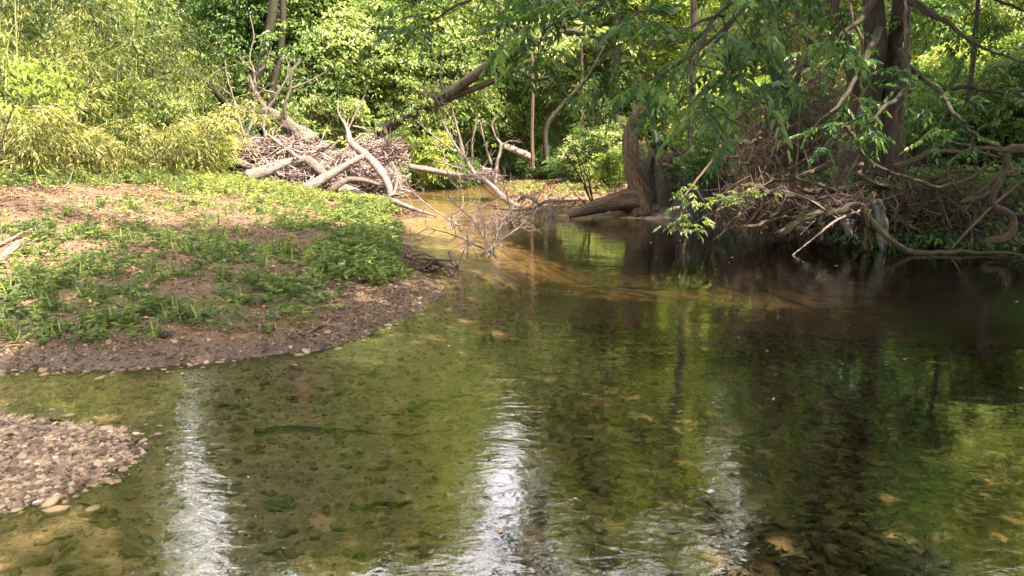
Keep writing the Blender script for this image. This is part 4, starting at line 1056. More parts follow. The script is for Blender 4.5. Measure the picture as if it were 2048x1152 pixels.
def put(kind, px, Y, s, label, sz=None, rz=None, xx=None):
    x = (px - CX) / FPX * Y * 1.0 if xx is None else xx
    z = H(x, Y) - .05
    rz = (px * 1.7 + Y * 3.1) % 6.283 if rz is None else rz
    if kind not in used:
        used.add(kind); o = T[kind]; o.location = (x, Y, z); o.rotation_euler = (0, 0, rz); o.scale = (s, s, s if sz is None else sz); o['label'] = label
        return o
    return copy_tree(T[kind], (x, Y, z), rz, s, label, sz)

for a in [('c', 640, 27, 1.0, 'pale leafy tree standing right behind the broken trunk'), ('c', 790, 28.5, .95, 'pale leafy tree standing behind the leaning dark trunk'), ('c', 900, 31, 1.0, 'bushy pale tree above the fallen dead tree'),
          ('a', 740, 31, 1.05, 'tall yellow green tree between the broken trunk and the leaning trunk'), ('a', 850, 37, 1.1, 'tall yellow green tree beyond the leaning dark trunk'), ('b', 1010, 42, .7, 'very tall tree closing the view at the far end of the creek'),
          ('b', 640, 38, 1.0, 'very tall tree behind the bare saplings'), ('c', 1040, 35, 1.05, 'bright yellow green tree just over the far end of the creek'), ('a', 1220, 40, 1.0, 'tall tree behind the gravel bar'), ('c', 1180, 31, .9, 'fresh green tree behind the stump snag'),
          ('b', 1250, 33, .95, 'very tall tree directly behind the stump snag'), ('a', 1330, 30, .7, 'sunlit tree behind the hanging ash leaves'), ('c', 1480, 25, .85, 'pale tree seen through the leaves beyond the vine tangle'), ('a', 1640, 31, .95, 'sunlit tree behind the leaning slender tree'),
          ('c', 1680, 26, .8, 'bright small tree glimpsed beside the twin trunks'), ('d', 535, 26.5, .8, 'dense dark tree behind the bare saplings and bamboo'), ('d', 540, 29, .9, 'deep green ivy hung tree above the broken trunk'), ('b', 400, 36, .42, 'distant tree over the low end of the bamboo thicket'),
          ('a', 130, 30, 1.0, 'tall tree behind the middle of the bamboo thicket'), ('b', 60, 27, .9, 'tall tree behind the bamboo at the photo edge'), ('d', 1800, 22, .75, 'dark tree behind the twin trunks'), ('c', 1950, 21, .7, 'bright leafy tree beyond the gnarled root'),
          ('a', 2060, 25, .8, 'sunlit tree at the photo edge beyond the gnarled root'), ('d', 1640, 38, 1.0, 'distant dark tree over the vine tangle'), ('b', 1450, 42, .6, 'distant tall tree beyond the hanging ash leaves'), ('a', 1890, 34, .9, 'distant tree seen between the twin trunks and the gnarled root'),
          ('a', 520, 46, .9, 'far hazy tree high behind the dense dark tree'), ('b', 780, 50, 1.1, 'farthest tall tree behind the leaning dark trunk'), ('a', 1330, 52, .9, 'farthest tree behind the stump snag'), ('b', 1180, 56, 1.1, 'farthest tree over the end of the gravel bar'), ('d', 930, 56, 1.1, 'farthest dark tree over the creek bend'),
          ('b', 560, 40, 1.1, 'very tall tree far behind the bending dark shrub'), ('a', 660, 44, 1.35, 'towering yellow green tree far behind the broken trunk'), ('b', 820, 43, 1.2, 'towering tree far behind the fallen dead tree'), ('a', 1175, 47, 1.35, 'towering tree far behind the creek bend'),
          ('b', 1300, 44, 1.2, 'towering tree far behind the stump'), ('d', 1730, 36, 1.25, 'towering dark tree far behind the vine tangle'), ('b', 1750, 33, 1.0, 'towering tree far behind the twin trunks'), ('d', 1980, 30, 1.1, 'towering dark tree far behind the gnarled root'), ('b', -60, 34, 1.1, 'towering tree far behind the bamboo at the photo edge'), ('a', 120, 42, 1.2, 'towering tree far behind the middle of the thicket')]:
    put(*a)
put('b', 1022, 58, 1.0, 'farthest slim tree seen over the gap in the woods at the creek end')
for a in [('s', 600, 24.6, .9, 'pale shrub rising right behind the twig heap'), ('s', 690, 25.5, .95, 'pale shrub between the heap and the leaning trunk foot'), ('u', 770, 26.5, .9, 'dark shrub under the leaning dark trunk'), ('y', 830, 28, .9, 'yellow green shrub behind the log crossing the creek'),
          ('u', 880, 30, .9, 'dark low shrub behind the upright dead branches'), ('s', 930, 38, 1.0, 'pale shrub at the creek bend'), ('u', 1000, 34, .9, 'dark shrub behind the rough broken log'), ('u', 1085, 31, .85, 'dark shrub over the far end of the gravel bar'), ('y', 1050, 38, 1.0, 'yellow green shrub at the end of the creek'),
          ('u', 1150, 27.5, .75, 'dark green shrub at the back of the gravel bar'), ('s', 1215, 26, .8, 'fresh shrub between the gravel bar and the stump'), ('y', 1215, 22.5, .5, 'small yellowish shrub on the gravel bar beside the stump'), ('u', 1360, 22, .8, 'dark shrub just behind the stump root crown'),
          ('y', 1400, 20, .8, 'yellow lit shrub behind the hanging vine leaves'), ('y', 1470, 18.5, .75, 'yellow lit shrub above the undercut bank'), ('u', 1450, 15.8, .5, 'dark shrub on top of the undercut bank beside the stump'), ('s', 1600, 21, .8, 'pale shrub behind the vine tangle'),
          ('u', 1740, 16.5, .85, 'dark shrub directly behind the twin trunks'), ('u', 1860, 15, .75, 'dark shrub above the long horizontal root'), ('u', 1960, 14.5, .8, 'dark green shrub above the gnarled root'), ('y', 1900, 18, .85, 'sunny green shrub high beyond the gnarled root'), ('y', 2030, 17, .9, 'sunny shrub at the photo edge beyond the gnarled root'),
          ('u', 2060, 14.2, .8, 'dark shrub at the photo edge over the gnarled root'), ('u', 510, 25.2, .85, 'dark shrub filling the gap under the broken trunk'), ('u', 440, 24, .8, 'dark shrub at the end of the bamboo thicket'), ('s', 560, 26.5, .9, 'pale shrub over the broken trunk'), ('y', 730, 29, 1.0, 'yellow green shrub behind the pale curved trunk')]:
    put(*a)

# woods beyond: one mass
lb = LB(); mbw = MB(); rs = np.random.RandomState(301)
for i in range(90):
    ang = rs.uniform(-44, 44); R_ = rs.uniform(62, 95) if i < 50 else rs.uniform(46, 60)
    x, y = R_ * math.sin(math.radians(ang)), R_ * math.cos(math.radians(ang))
    hgt = rs.uniform(15, 24) if i < 50 else rs.uniform(3, 6); z = H(x, y)
    c = crown(rs, (x, y, z + hgt * .5), rs.uniform(4, 6), hgt * .5, 260, lobes=12, L=.5, W=.3, n=12, twig=1.6)
    for kk in ('p', 'd', 'nrm', 'l', 'w', 'v'): getattr(lb, kk).extend(getattr(c, kk))
o = lb.build('far_woods', M['leaf_far']); tag(o, 'distant sunlit woods closing the view beyond the creek', 'woods', kind='stuff')

# the woods go on all round behind the camera
lb = LB(); rs = np.random.RandomState(302)
for i in range(26):
    ang = math.radians(rs.uniform(62, 298)); R_ = rs.uniform(21, 30)
    x, y = R_ * math.sin(ang), R_ * math.cos(ang)
    hgt = rs.uniform(14, 20) if abs(math.degrees(ang) - 128) > 25 else 11
    c = crown(rs, (x, y, 1 + hgt * .5), rs.uniform(3.5, 5), hgt * .52, 240, lobes=14, L=.45, W=.28, n=12, twig=1.5)
    for kk in ('p', 'd', 'nrm', 'l', 'w', 'v'): getattr(lb, kk).extend(getattr(c, kk))
o = lb.build('surrounding_woods', M['leaf_dark']); tag(o, 'dense green woods enclosing the creek behind the viewer', 'woods', kind='stuff')

# trunks that show among the leaves
for i, (lab, pth, Y, m) in enumerate([('straight dark trunk rising behind the pale leafy trees', [(745, 260, 11), (742, 120, 11), (736, 0, 10), (730, -300, 7), (722, -700, 2)], 28.2, 'bark_dark'),
                     ('straight brown trunk in the shade behind the gravel bar', [(1236, 330, 9), (1236, 200, 9), (1234, 90, 8), (1230, -200, 6), (1226, -600, 2)], 29, 'bark_dark'),
                     ('thin pale trunk standing over the far end of the creek', [(1066, 345, 3.5), (1064, 260, 3.5), (1066, 170, 3), (1060, 40, 2)], 28, 'bark'),
                     ('thin straight trunk just beyond the gravel bar', [(1165, 320, 3.5), (1165, 240, 3.5), (1164, 150, 3), (1160, -40, 2)], 29, 'bark'),
                     ('slanting dark trunk in the shade over the creek end', [(1095, 330, 6), (1092, 260, 5), (1120, 215, 4), (1170, 160, 3), (1210, 90, 1.5)], 28.5, 'bark_dark'),
                     ('ivy dark trunk behind the bare saplings leaning inward', [(498, 270, 15), (505, 190, 12), (530, 100, 9), (548, 0, 8), (560, -250, 5), (575, -600, 2)], 24.5, 'bark_dark'),
                     ('second ivy dark trunk rising behind the broken trunk', [(520, 265, 10), (545, 180, 7), (565, 60, 6), (562, -60, 5), (560, -200, 4), (570, -420, 2)], 24.8, 'bark_dark'),
                     ('slim dark trunk in front of the sunny leaves beyond the gnarled root', [(1935, 200, 5), (1943, 150, 5), (1950, 80, 5), (1956, 0, 4), (1960, -120, 3)], 13.4, 'bark_dark'),
                     ('dark trunk behind the overhanging ash leaves above the stump', [(1380, 330, 6), (1384, 200, 7), (1388, 40, 6), (1385, -200, 4), (1380, -500, 1)], 17.5, 'bark_dark')]):
    trunkpx('tree_trunk', lab, pth, Y, m, seed=120 + i)
piece('bending_shrub', 'dark branched shrub bending over the low end of the bamboo', 'shrub', [(455, 210, 7, 22), (400, 155, 6, 21.5), (345, 142, 4.5, 21), (300, 120, 3, 20.8), (250, 95, 1.6, 20.6)], 'bark_dark', None, 8, .1,
      extra=[[(400, 155, 3, 21.5), (360, 120, 2.4, 21.3), (320, 70, 1.4, 21)], [(345, 142, 3, 21), (300, 150, 2.2, 20.8), (255, 152, 1.2, 20.6)], [(370, 148, 2.6, 21.3), (330, 175, 2, 21), (280, 170, 1.2, 20.8)], [(430, 180, 3, 21.8), (400, 120, 2, 21.5), (395, 80, 1, 21.3)]], seed=131, part='stem')

o = bpy.data.objects['leaning_tree.001']
rs = np.random.RandomState(140); lb = LB()
pts = catmull([P(a, b, Y) for a, b, Y in [(690, 330, 24), (802, 238, 23.2), (905, 182, 22.7), (981, 129, 22.2), (1098, 76, 21.4), (1200, 74, 20.6)]], 12)
k = np.r_[rs.randint(0, 22, 40), rs.randint(48, 60, 30)]
sprays(lb, pts[k] + rs.randn(70, 3) * [.4, .3, .35] + [0, -.1, .1], unit(rs.randn(70, 3) * [1, 1, .4]), rs, n=16, twig=.6, L=.17, W=.08)
lb.build('foliage', M['leaf_fresh'], o)

# ------------------------------------------------------------------ bamboo thicket
def proto_bamboo(seed, h, r, culms, per, mat='leaf_bamboo', arch=.45, L=.15):
    rs = np.random.RandomState(seed)
    t = thing('bamboo_clump', HID, 'bamboo', (0, 0, 0), BG_)
    mb = MB(); lb = LB()
    for i in range(culms):
        a = rs.rand() * 6.283; hc = h * rs.uniform(.55, 1.05); b = np.array([math.cos(a), math.sin(a), 0]) * r * .35 * rs.rand()
        d = np.array([math.cos(a), math.sin(a), 0]) * arch * hc * rs.uniform(.4, 1.2)
        pts = [b + [0, 0, -.2], b + d * .12 + [0, 0, hc * .4], b + d * .45 + [0, 0, hc * .78], b + d + [0, 0, hc * .92]]
        c = mb.tube(pts, [.014, .012, .008, .003], 5, 6, 0, rs=rs, tip=True)
        m = per; tone_ = rs.choice([.0, .2, .4, .65, .85])
        k = rs.randint(int(len(c) * .18), len(c), m)
        D = unit(unit(d)[None] * .4 + rs.randn(m, 3) * [1, 1, .35])
        sprays(lb, c[k], D, rs, n=16, twig=.6, L=L * rs.uniform(.7, 1.3), W=.030, droop=rs.uniform(.4, 1.2), spread=.16, flat=.9, vbase=np.clip(tone_ + rs.randn(m) * .15, 0, 1))
    mb.build('culms', M['culm'], t)
    lb.build('foliage', M[mat], t, fold=.1, curl=.25)
    return t
T['B'] = proto_bamboo(401, 5.8, 1.5, 9, 32)
T['C'] = proto_bamboo(402, 3.8, 1.3, 9, 30, arch=.7)
T['D'] = proto_bamboo(403, 2.0, 1.1, 11, 20, 'leaf_reed', arch=.9, L=.17)
T['E'] = proto_bamboo(404, 6.6, 1.6, 9, 34, arch=.45)
for a in [('B', 40, 14.5, 1.0, 'tall bamboo clump rising at the photo edge behind the rotten log'), ('E', -40, 16.5, 1.0, 'tall dark bamboo at the photo edge'), ('B', 130, 16, 1.0, 'tall arching bamboo behind the upper brown bank'), ('E', 200, 18.5, 1.05, 'feathery tall bamboo near the middle of the thicket'),
          ('B', 90, 19, 1.1, 'tall bamboo at the back of the thicket near the photo edge'), ('C', 215, 16.5, 1.0, 'half height bamboo arching over the sunny plants'), ('B', 280, 20.5, .95, 'tall yellowish bamboo on the creek side of the thicket'), ('C', 290, 18, .75, 'half height tan bamboo in the sun'),
          ('C', 350, 20, .9, 'half height bamboo just before the driftwood heap'), ('D', 330, 17.2, .8, 'low tan feathery bamboo over the yellow plants'), ('D', 400, 19.2, 1.0, 'low feathery bamboo hanging toward the driftwood heap'), ('D', 250, 15.5, .65, 'low drooping bamboo along the sunny edge of the bank'),
          ('C', 20, 13.3, .8, 'half height dark bamboo nearest the photo edge'), ('D', 140, 14.2, .6, 'low dark bamboo over the brown leaf litter'), ('C', 130, 15, .9, 'half height green bamboo behind the low dark clump'), ('D', 420, 21.5, 1.1, 'low bamboo leaning on the back of the driftwood heap'),
          ('E', 0, 21, 1.15, 'tallest bamboo at the very back by the photo edge'), ('E', 150, 22.5, 1.1, 'tallest bamboo at the very back of the middle thicket'), ('D', 60, 13.2, .8, 'low bamboo sprawling on the upper brown bank'), ('C', 400, 22.5, 1.0, 'half height bamboo under the bending dark shrub')]:
    put(*a)
for a in [('s', 330, 19.2, .75, 'round pale leafy shrub rising among the bamboo plumes'), ('y', 190, 17.2, .7, 'yellow leafy shrub between the bamboo clumps'), ('c', 235, 23.5, .72, 'pale leafy tree rising out of the back of the bamboo'), ('c', 110, 21, .8, 'pale leafy tree over the bamboo near the photo edge'),
          ('y', 430, 20.4, .45, 'small yellow shrub hanging over the bank end of the driftwood heap'), ('u', 30, 14.8, .6, 'dark leafy shrub under the tall bamboo at the photo edge')]:
    put(*a)
rs = np.random.RandomState(410)
t = thing('yellow_sapling', 'bright yellow green leafy sapling glowing in front of the tall bamboo', 'sapling', P(20, 330, 11.5))
mb = MB(); mb.tube([P(-10, 400, 11.6), P(10, 260, 11.5), P(60, 165, 11.3), P(120, 120, 11.1)], [.015, .012, .007, .003], 6, 6, 0, rs=rs, tip=True)
br = [[(40, 190), (90, 160), (135, 155)], [(15, 240), (-10, 170), (10, 130)], [(30, 215), (80, 205), (120, 215)], [(55, 170), (30, 130), (60, 110)]]
lb = LB()
for b in br:
    mb.tube([P(*q, 11.3) for q in b], [.006, .004, .002], 4, 4, 0, rs=rs, tip=True)
C = np.array([P(rs.uniform(-20, 110), 150 + rs.uniform(-38, 60), 11.3 + rs.randn() * .25) for _ in range(34)])
sprays(lb, C, unit(np.array([.9, 0, -.25]) + rs.randn(34, 3) * .3), rs, n=12, twig=.42, L=.10, W=.04, droop=.4, spread=.3)
mb.build('stem', M['bark'], t); lb.build('foliage', M['leaf_yellow'], t, True)

# ------------------------------------------------------------------ compound leaves (ash) on branches near the camera
def pinnate(lb, C, D, rs, rach=.26, nl=4, L=.10, W=.036, droop=.35, stems=None, vb=None):
    """pinnate leaves: rachis from C along D, pairs of leaflets and an end leaflet"""
    m = len(C)
    side = unit(np.cross(D, [0, 0, 1.0]) + 1e-4)
    nrm = np.array([0, 0, 1.0]) + rs.randn(m, 3) * .35
    side = unit(side - 0 * nrm)
    vb = rs.uniform(.1, .9, m) if vb is None else vb
    rl = rach * rs.uniform(.75, 1.2, m)
    for i in range(nl + 1):
        f = (.3 + .7 * i / nl)
        p = C + D * (rl * f)[:, None]; p[:, 2] -= droop * (rl * f) ** 2 / rach
        for s in ((-1, 1) if i < nl else (0,)):
            d = (D * (.55 if s else 1) + side * s * .9 + rs.randn(m, 3) * .12); d[:, 2] -= .35 + rs.rand(m) * .3
            sc = rs.uniform(.85, 1.12, m) * (1 - .12 * abs(i - nl * .6) / nl)
            lb.add(p, d, nrm + rs.randn(m, 3) * .15, L * sc, W * sc, np.clip(vb + rs.randn(m) * .06, 0, 1))
    if stems is not None:
        E = C + D * rl[:, None]; E[:, 2] -= droop * rl
        stems.twigs(C, C + (E - C), .0022, .001, .02, rs, .6)

def leafy_branch(parent, pth, seed, n, spread=.35, L=.10, W=.036, rach=.26, mat='leaf_ash', bark='bark_dark', nl=4, dirbias=None, label=None, hang=.15):
    rs = np.random.RandomState(seed)
    pts = [P(a, b, Y) for a, b, r, Y in pth]; rad = [px_r(r, Y) for a, b, r, Y in pth]
    mb = MB(); c = mb.tube(pts, rad, 8, 8, .06, 0, .05, rs, tip=True)
    k = (rs.uniform(.12, 1, n) ** .8 * (len(c) - 1)).astype(int)
    ax = unit(pts[-1] - pts[0])
    # side twigs first, leaves at their ends
    m = max(4, n // 5)
    kt = (np.linspace(.15, 1, m) * (len(c) - 1)).astype(int)
    dv = unit(ax * .5 + rs.randn(m, 3) * [.7, .7, .45])
    E = c[kt] + dv * spread * rs.uniform(.5, 1.3, (m, 1)); E[:, 2] -= hang * rs.rand(m)
    mb.twigs(c[kt], E, .006, .002, .08, rs, .3)
    j = rs.randint(0, m, n); f = rs.uniform(.35, 1, (n, 1))
    C = c[kt][j] * (1 - f) + E[j] * f
    D = unit(dv[j] * .6 + rs.randn(n, 3) * [.8, .8, .35] + (0 if dirbias is None else np.array(dirbias)))
    D[:, 2] -= .1; D = unit(D)
    lb = LB(); pinnate(lb, C, D, rs, rach, nl, L, W, stems=mb)
    b = mb.build('branch', M[bark], parent)
    lb.build('foliage', M[mat], b, True, fold=.18, curl=.18)
    return b

# the ash tree stands on the right bank outside the frame; its limbs reach over the creek
tb = np.array([8.4, 4.6, H(8.4, 4.6)])
ash = thing('ash_tree', 'ash tree whose long leafy limbs overhang the creek close to the camera', 'tree', tb)
rs = np.random.RandomState(500)
mb = MB()
mb.tube([tb - [0, 0, .3], tb + [0, 0, 2.5], tb + [-.4, .2, 6], tb + [-1.4, .6, 10], tb + [-2, .8, 13]], [.36, .28, .24, .16, .05], 14, 6, .08, 7, 0, rs)
limb_ends = [(-.5, 3.0, 3.6, 8.5), (0.5, 6.5, 6.4, 8.5), (3.0, 8.0, 7.0, 9), (-1.5, 1.0, 8.5, 10), (2.5, -2.5, 8, 9), (6, 8.5, 8.5, 9), (9, 0, 9, 10), (10, 9, 9, 10)]
for (ex, ey, ez, r_) in limb_ends[1:]:
    s0 = tb + [-.3, .1, 4 + rs.rand() * 4]
    e0 = np.array([ex, ey, ez + 1.2])
    mb.tube([s0, (s0 * .5 + e0 * .5) + [0, 0, .8], e0], [.12, .08, .02], 8, 7, .06, 0, .1, rs, tip=True)
mb.build('trunk', M['bark'], ash)
for a_, b_, sd_, n_ in [((5.5, 5, 8.2), (-4.6, 8.2, 5.5), 551, 230), ((6.5, 7, 7.6), (1.2, 8.8, 5.9), 552, 150), ((5.0, 3.6, 8.4), (-1.2, 6.2, 5.6), 553, 90)]:
    a_, b_ = np.array(a_), np.array(b_); r5 = np.random.RandomState(sd_)
    mb = MB(); c5 = mb.tube([a_, (a_ + b_) / 2 + [0, 0, .4], b_], [.06, .035, .008], 7, 9, .06, 0, .1, r5, tip=True)
    k5 = r5.randint(len(c5) // 4, len(c5), n_); d5 = unit((b_ - a_) * .06 + r5.randn(n_, 3) * [1, 1, .3])
    lb = LB(); sprays(lb, c5[k5] + r5.randn(n_, 3) * .15, d5, r5, n=16, twig=.9, L=.11, W=.05)
    br_ = mb.build('branch', M['bark_dark'], ash); lb.build('foliage', M['leaf_ash'], br_)
def ok_high(q):
    """keep a shading crown above what the lens and the water's mirror show"""
    el = (q[:, 2] - 1.6) / np.maximum(q[:, 1], .3)
    lim = np.where(q[:, 0] > 1.5 + .25 * q[:, 1], .36, np.where(np.random.RandomState(9).rand(len(q)) < .35, .44, .68))
    return ~((el < lim) & (np.abs(q[:, 0]) < .76 * q[:, 1] + .4))
def big_crown(parent, name, c, rxy, rz, ns, seed, mat='leaf_ash'):
    rs = np.random.RandomState(seed)
    lobes = 26
    lc = unit(rs.randn(lobes, 3)) * rs.uniform(.2, .85, (lobes, 1)); lr = rs.uniform(.2, .4, lobes)
    k = rs.randint(0, lobes, ns)
    q = np.array(c) + (lc[k] + unit(rs.randn(ns, 3)) * (lr[k] * rs.rand(ns) ** .4)[:, None]) * [rxy, rxy, rz]
    q = q[ok_high(q)]
    lb = LB(); sprays(lb, q, unit(rs.randn(len(q), 3) * [1, 1, .3]), rs, n=16, twig=.9, L=.2, W=.10)
    return lb.build(name, M[mat], parent)
big_crown(ash, 'crown', (4.6, 1.8, 9.6), 6.4, 3.2, 1900, 501)
big_crown(ash, 'crown', (3.2, 6.6, 10.6), 3.6, 1.6, 330, 502)
big_crown(ash, 'crown', (8.0, 3.4, 8.8), 4.4, 2.6, 1900, 503)

ASH = [
    # start x,y,r,Y ... photo path; leaves count; spread
    ([(1700, -260, 9, 6.2), (1560, -60, 6, 5.6), (1440, 60, 4, 5.0), (1390, 130, 2, 4.7)], 46, .45, .10, 511),
    ([(1620, -160, 7, 5.6), (1490, -10, 4, 5.2), (1400, 40, 3, 5.0), (1300, 90, 2, 4.8)], 40, .42, .10, 512),
    ([(1500, -200, 7, 6.2), (1340, -60, 5, 6.0), (1200, 10, 3.4, 5.8), (1090, 60, 2, 5.6)], 34, .5, .10, 513),
    ([(1300, -200, 6, 6.4), (1160, -60, 4, 6.4), (1080, 0, 3, 6.3), (1030, 60, 1.5, 6.2)], 26, .45, .10, 514),
    ([(1250, -220, 6, 8.2), (1100, -70, 4, 8.0), (960, -10, 3, 7.8), (860, 40, 1.5, 7.6)], 46, .6, .10, 515),
    ([(1680, -120, 6, 7.4), (1570, 20, 4, 7.2), (1480, 100, 3, 7), (1420, 190, 2, 6.8)], 30, .5, .10, 516),
    ([(1580, -100, 6, 8.6), (1450, 60, 4, 8.6), (1350, 130, 3, 8.5), (1240, 190, 1.5, 8.4)], 38, .6, .10, 517),
    ([(1500, 0, 4, 9.6), (1400, 120, 3, 9.6), (1340, 190, 2.4, 9.6), (1330, 240, 1.5, 9.6)], 22, .6, .09, 518),
    ([(1720, 40, 5, 8.8), (1620, 120, 3.4, 8.6), (1520, 190, 2.6, 8.4), (1450, 260, 1.5, 8.4)], 16, .55, .10, 519),
    ([(1450, -160, 5, 7.4), (1330, -20, 3.6, 7.4), (1260, 50, 2.4, 7.3), (1200, 120, 1.5, 7.2)], 24, .5, .10, 520),
    ([(1800, -160, 6, 6.4), (1700, -40, 4, 6.3), (1640, 20, 3, 6.2), (1560, 60, 2, 6.1)], 30, .5, .10, 521),
    ([(1350, -240, 6, 9.5), (1150, -90, 4, 9.4), (980, -30, 3, 9.3), (840, -5, 1.5, 9.2)], 44, .6, .10, 522),
]
for pth, n, spd, L_, sd in ASH:
    leafy_branch(ash, pth, sd, n, spd, L_, L_ * .42, .27)

# leafy low branches of the twin trunked tree, drooping in front of it
bank_tree = bpy.data.objects['bank_tree']
for pth, n, spd, sd in [([(1760, 60, 8, 12.3), (1720, 130, 5, 11.6), (1690, 190, 4, 11), (1660, 225, 2, 10.6)], 30, .5, 531), ([(1800, 100, 8, 12.3), (1810, 170, 5, 11.5), (1770, 215, 4, 10.8), (1740, 245, 2, 10.3)], 44, .45, 532),
                        ([(1800, 120, 7, 12.3), (1860, 170, 5, 11.4), (1900, 220, 4, 10.8), (1930, 245, 2, 10.4)], 40, .45, 533), ([(1750, 0, 8, 12.4), (1700, 60, 5, 12), (1650, 110, 3, 11.6), (1600, 150, 2, 11.2)], 34, .6, 534),
                        ([(1810, 0, 8, 12.4), (1880, 40, 5, 12), (1960, 90, 3, 11.6), (2030, 120, 2, 11.4)], 40, .7, 535), ([(1810, -60, 8, 12.4), (1900, -40, 5, 12), (1990, 0, 3, 11.6), (2070, 30, 2, 11.4)], 34, .7, 536),
                        ([(1730, 200, 5, 12.3), (1700, 260, 3, 11.8), (1660, 290, 2, 11.4)], 16, .35, 538), ([(1870, 180, 5, 12), (1950, 170, 4, 11.8), (2020, 190, 2, 11.6)], 44, .7, 540)]:
    leafy_branch(bank_tree, pth, sd, n, spd, .11, .045, .27, 'leaf_ash')

# leafy vine hanging to the water beside the stump
hv = thing('leafy_vine', 'leafy vine hanging down to touch the water in front of the dark undercut', 'vine', P(1417, 329, 11))
rs = np.random.RandomState(550)
mb = MB(); c = mb.tube([P(1440, 290, 11.3), P(1417, 329, 11.2), P(1372, 385, 11), P(1362, 412, 11), P(1360, 448, 11), P(1372, 472, 11), P(1368, 490, 11), P(1366, 515, 11)], [px_r(r, 11) for r in (2.5, 2.5, 2.2, 2.2, 2.2, 3, 2.4, 1.6)], 6, 6, .05, 0, .03, rs, tip=True)
mb.tube([P(1385, 365, 11), P(1400, 390, 10.9), P(1410, 405, 10.8)], [.006, .004, .002], 5, 4, 0, rs=rs, tip=True)
mb.build('stem', M['bark'], hv)
lb = LB()
def cl(cx_, cy_, rx_, ry_, n, Y):
    C = np.array([P(cx_ + rs.uniform(-1, 1) * rx_, cy_ + rs.uniform(-1, 1) * ry_, Y + rs.randn() * .12) for _ in range(n)])
    D = unit(np.c_[rs.randn(n), rs.randn(n) * .6, rs.randn(n) * .25])
    pinnate(lb, C, D, rs, .17, 3, .085, .036)
cl(1382, 385, 26, 18, 14, 11); cl(1350, 440, 26, 14, 13, 11); cl(1392, 445, 20, 18, 13, 10.9); cl(1375, 410, 20, 14, 7, 11)
lb.build('foliage', M['leaf_herb'], hv, True)
hv = thing('leafy_twig', 'green leafy twig reaching out of the root bank above the water', 'twig', P(1540, 372, 11.4))
mb = MB(); mb.tube([P(1545, 360, 11.6), P(1500, 385, 11.4), P(1450, 400, 11.3)], [.007, .005, .002], 5, 5, 0, rs=rs, tip=True)
mb.build('stem', M['bark'], hv); lb = LB(); cl(1470, 392, 38, 16, 15, 11.3); cl(1520, 385, 28, 14, 8, 11.3); lb.build('foliage', M['leaf_herb'], hv, True)
hv = thing('leafy_twig', 'low green twig just above the water between stump and hanging vine', 'twig', P(1340, 540, 8.6))

bpy.data.objects.remove(hv)
# foliage in the middle ground of the right bank: leafy shrubs with larger ash-like leaves
for i, (lab, cpx, cpy, Y, rx_, rz_, n, m) in enumerate([('leafy green ash sapling filling the space above the stump root crown', 1430, 270, 15.2, .8, .8, 90, 'leaf_herb'), ('dark leafed sapling above the gravel bar beside the stump snag', 1180, 290, 17.5, .7, .6, 80, 'leaf_ash'),
                       ('leafy sapling leaning over the undercut beside the vine tangle', 1470, 235, 14.6, .9, .7, 100, 'leaf_herb'), ('bright leafed sapling beyond the gnarled root', 1960, 190, 14, 1.0, .7, 120, 'leaf_herb'), ('shaded leafy sapling above the long horizontal root', 1880, 270, 13.2, .8, .4, 70, 'leaf_ash')]):
    rs = np.random.RandomState(560 + i); c0 = P(cpx, cpy, Y)
    zb = H(c0[0], Y); b0 = np.array([c0[0] + .2, Y + .2, zb - .1])
    t = thing('leafy_sapling', lab, 'sapling', b0)
    mb = MB(); lb = LB()
    for s_ in range(6):
        e = c0 + rs.randn(3) * [rx_ * .6, .4, rz_ * .6]
        mb.tube([b0, (b0 + e) / 2 + rs.randn(3) * .1, e], [.022, .014, .004], 5, 6, 0, 0, .06, rs, tip=True)
    q = c0 + unit(rs.randn(n, 3)) * rs.rand(n, 1) ** .45 * [rx_, .6, rz_]
    pinnate(lb, q, unit(rs.randn(n, 3) * [1, 1, .3]), rs, .24, 4, .105, .04, stems=mb)
    mb.build('stem', M['bark_dark'], t); lb.build('foliage', M[m], t, True)

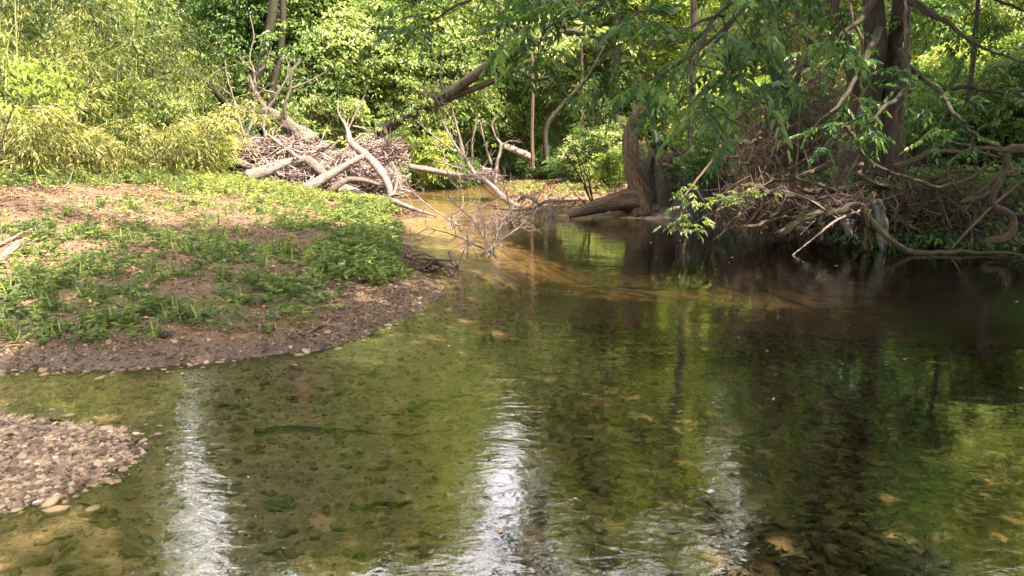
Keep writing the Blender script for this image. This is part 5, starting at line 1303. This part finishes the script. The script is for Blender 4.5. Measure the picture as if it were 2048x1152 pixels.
for i, (lab, cpx, cpy, Y, rx_, rz_, n, m) in enumerate([('low shaded leafy sapling half hiding the right side of the stump', 1385, 335, 14.8, .55, .45, 60, 'leaf_ash'), ('leafy shaded sapling spreading before the top of the vine tangle', 1560, 200, 13.2, .8, .5, 55, 'leaf_ash')]):
    rs = np.random.RandomState(590 + i); c0 = P(cpx, cpy, Y)
    b0 = np.array([c0[0] + .3, Y + .3, H(c0[0] + .3, Y + .3) - .1])
    t = thing('leafy_sapling', lab, 'sapling', b0)
    mb = MB(); lb = LB()
    for s_ in range(5):
        e = c0 + rs.randn(3) * [rx_ * .6, .3, rz_ * .6]
        mb.tube([b0, (b0 + e) / 2 + rs.randn(3) * .1, e], [.018, .012, .004], 5, 6, 0, 0, .06, rs, tip=True)
    q = c0 + unit(rs.randn(n, 3)) * rs.rand(n, 1) ** .45 * [rx_, .5, rz_]
    pinnate(lb, q, unit(rs.randn(n, 3) * [1, 1, .3]), rs, .24, 4, .105, .042, stems=mb)
    mb.build('stem', M['bark_dark'], t); lb.build('foliage', M[m], t, True)
rs = np.random.RandomState(580)
lb = LB(); n = 620
x = rs.uniform(3.6, 10.5, n); y = 12.0 + .12 * (6 - x) + rs.gamma(1.6, .55, n) + .9 * (x < 5.2)
z = height(x, y)[0]
C = np.c_[x, y, z + rs.uniform(.02, .45, n)]
sprays(lb, C, unit(np.c_[rs.randn(n) * .6, -1.0 - rs.rand(n), rs.uniform(-.3, .5, n)]), rs, n=14, twig=.5, L=.10, W=.055, droop=1.0)
o = lb.build('bank_undergrowth', M['leaf_dark']); tag(o, 'dark leafy undergrowth drooping over the top of the undercut right bank', 'undergrowth', kind='stuff')

# ------------------------------------------------------------------ trees outside the frame that cast the shade
def shade_tree(label, x, y, h, rx_, rz_, ns, seed):
    b = np.array([x, y, H(x, y)])
    t = thing('shade_tree', label, 'tree', b)
    rs = np.random.RandomState(seed); mb = MB()
    limbs(mb, b - [0, 0, .3], b + [0, 0, h], .22, rs, 8, rx_ * .8, .45); mb.build('trunk', M['bark_dark'], t)
    big_crown(t, 'crown', (x, y, h * .78), rx_, rz_, ns, seed + 1)
shade_tree('tall tree on the near end of the undercut bank casting shade', 13, 5.5, 12, 4.5, 4.5, 1500, 600)
shade_tree('tall tree on top of the undercut bank behind the gnarled root', 12.2, 10.2, 12, 3.8, 4.2, 1700, 610)
shade_tree('tall tree on the near bank beside the camera casting dappled shade', -1.5, -3.5, 13, 5.0, 3, 1150, 620)
# crown of the twin trunked tree, above the frame
big_crown(bpy.data.objects['bank_tree'], 'crown', (6.6, 12.6, 8.6), 3.4, 3.2, 1200, 630)

print('faces', sum(len(m.polygons) for m in bpy.data.meshes), 'objects', len(bpy.data.objects))
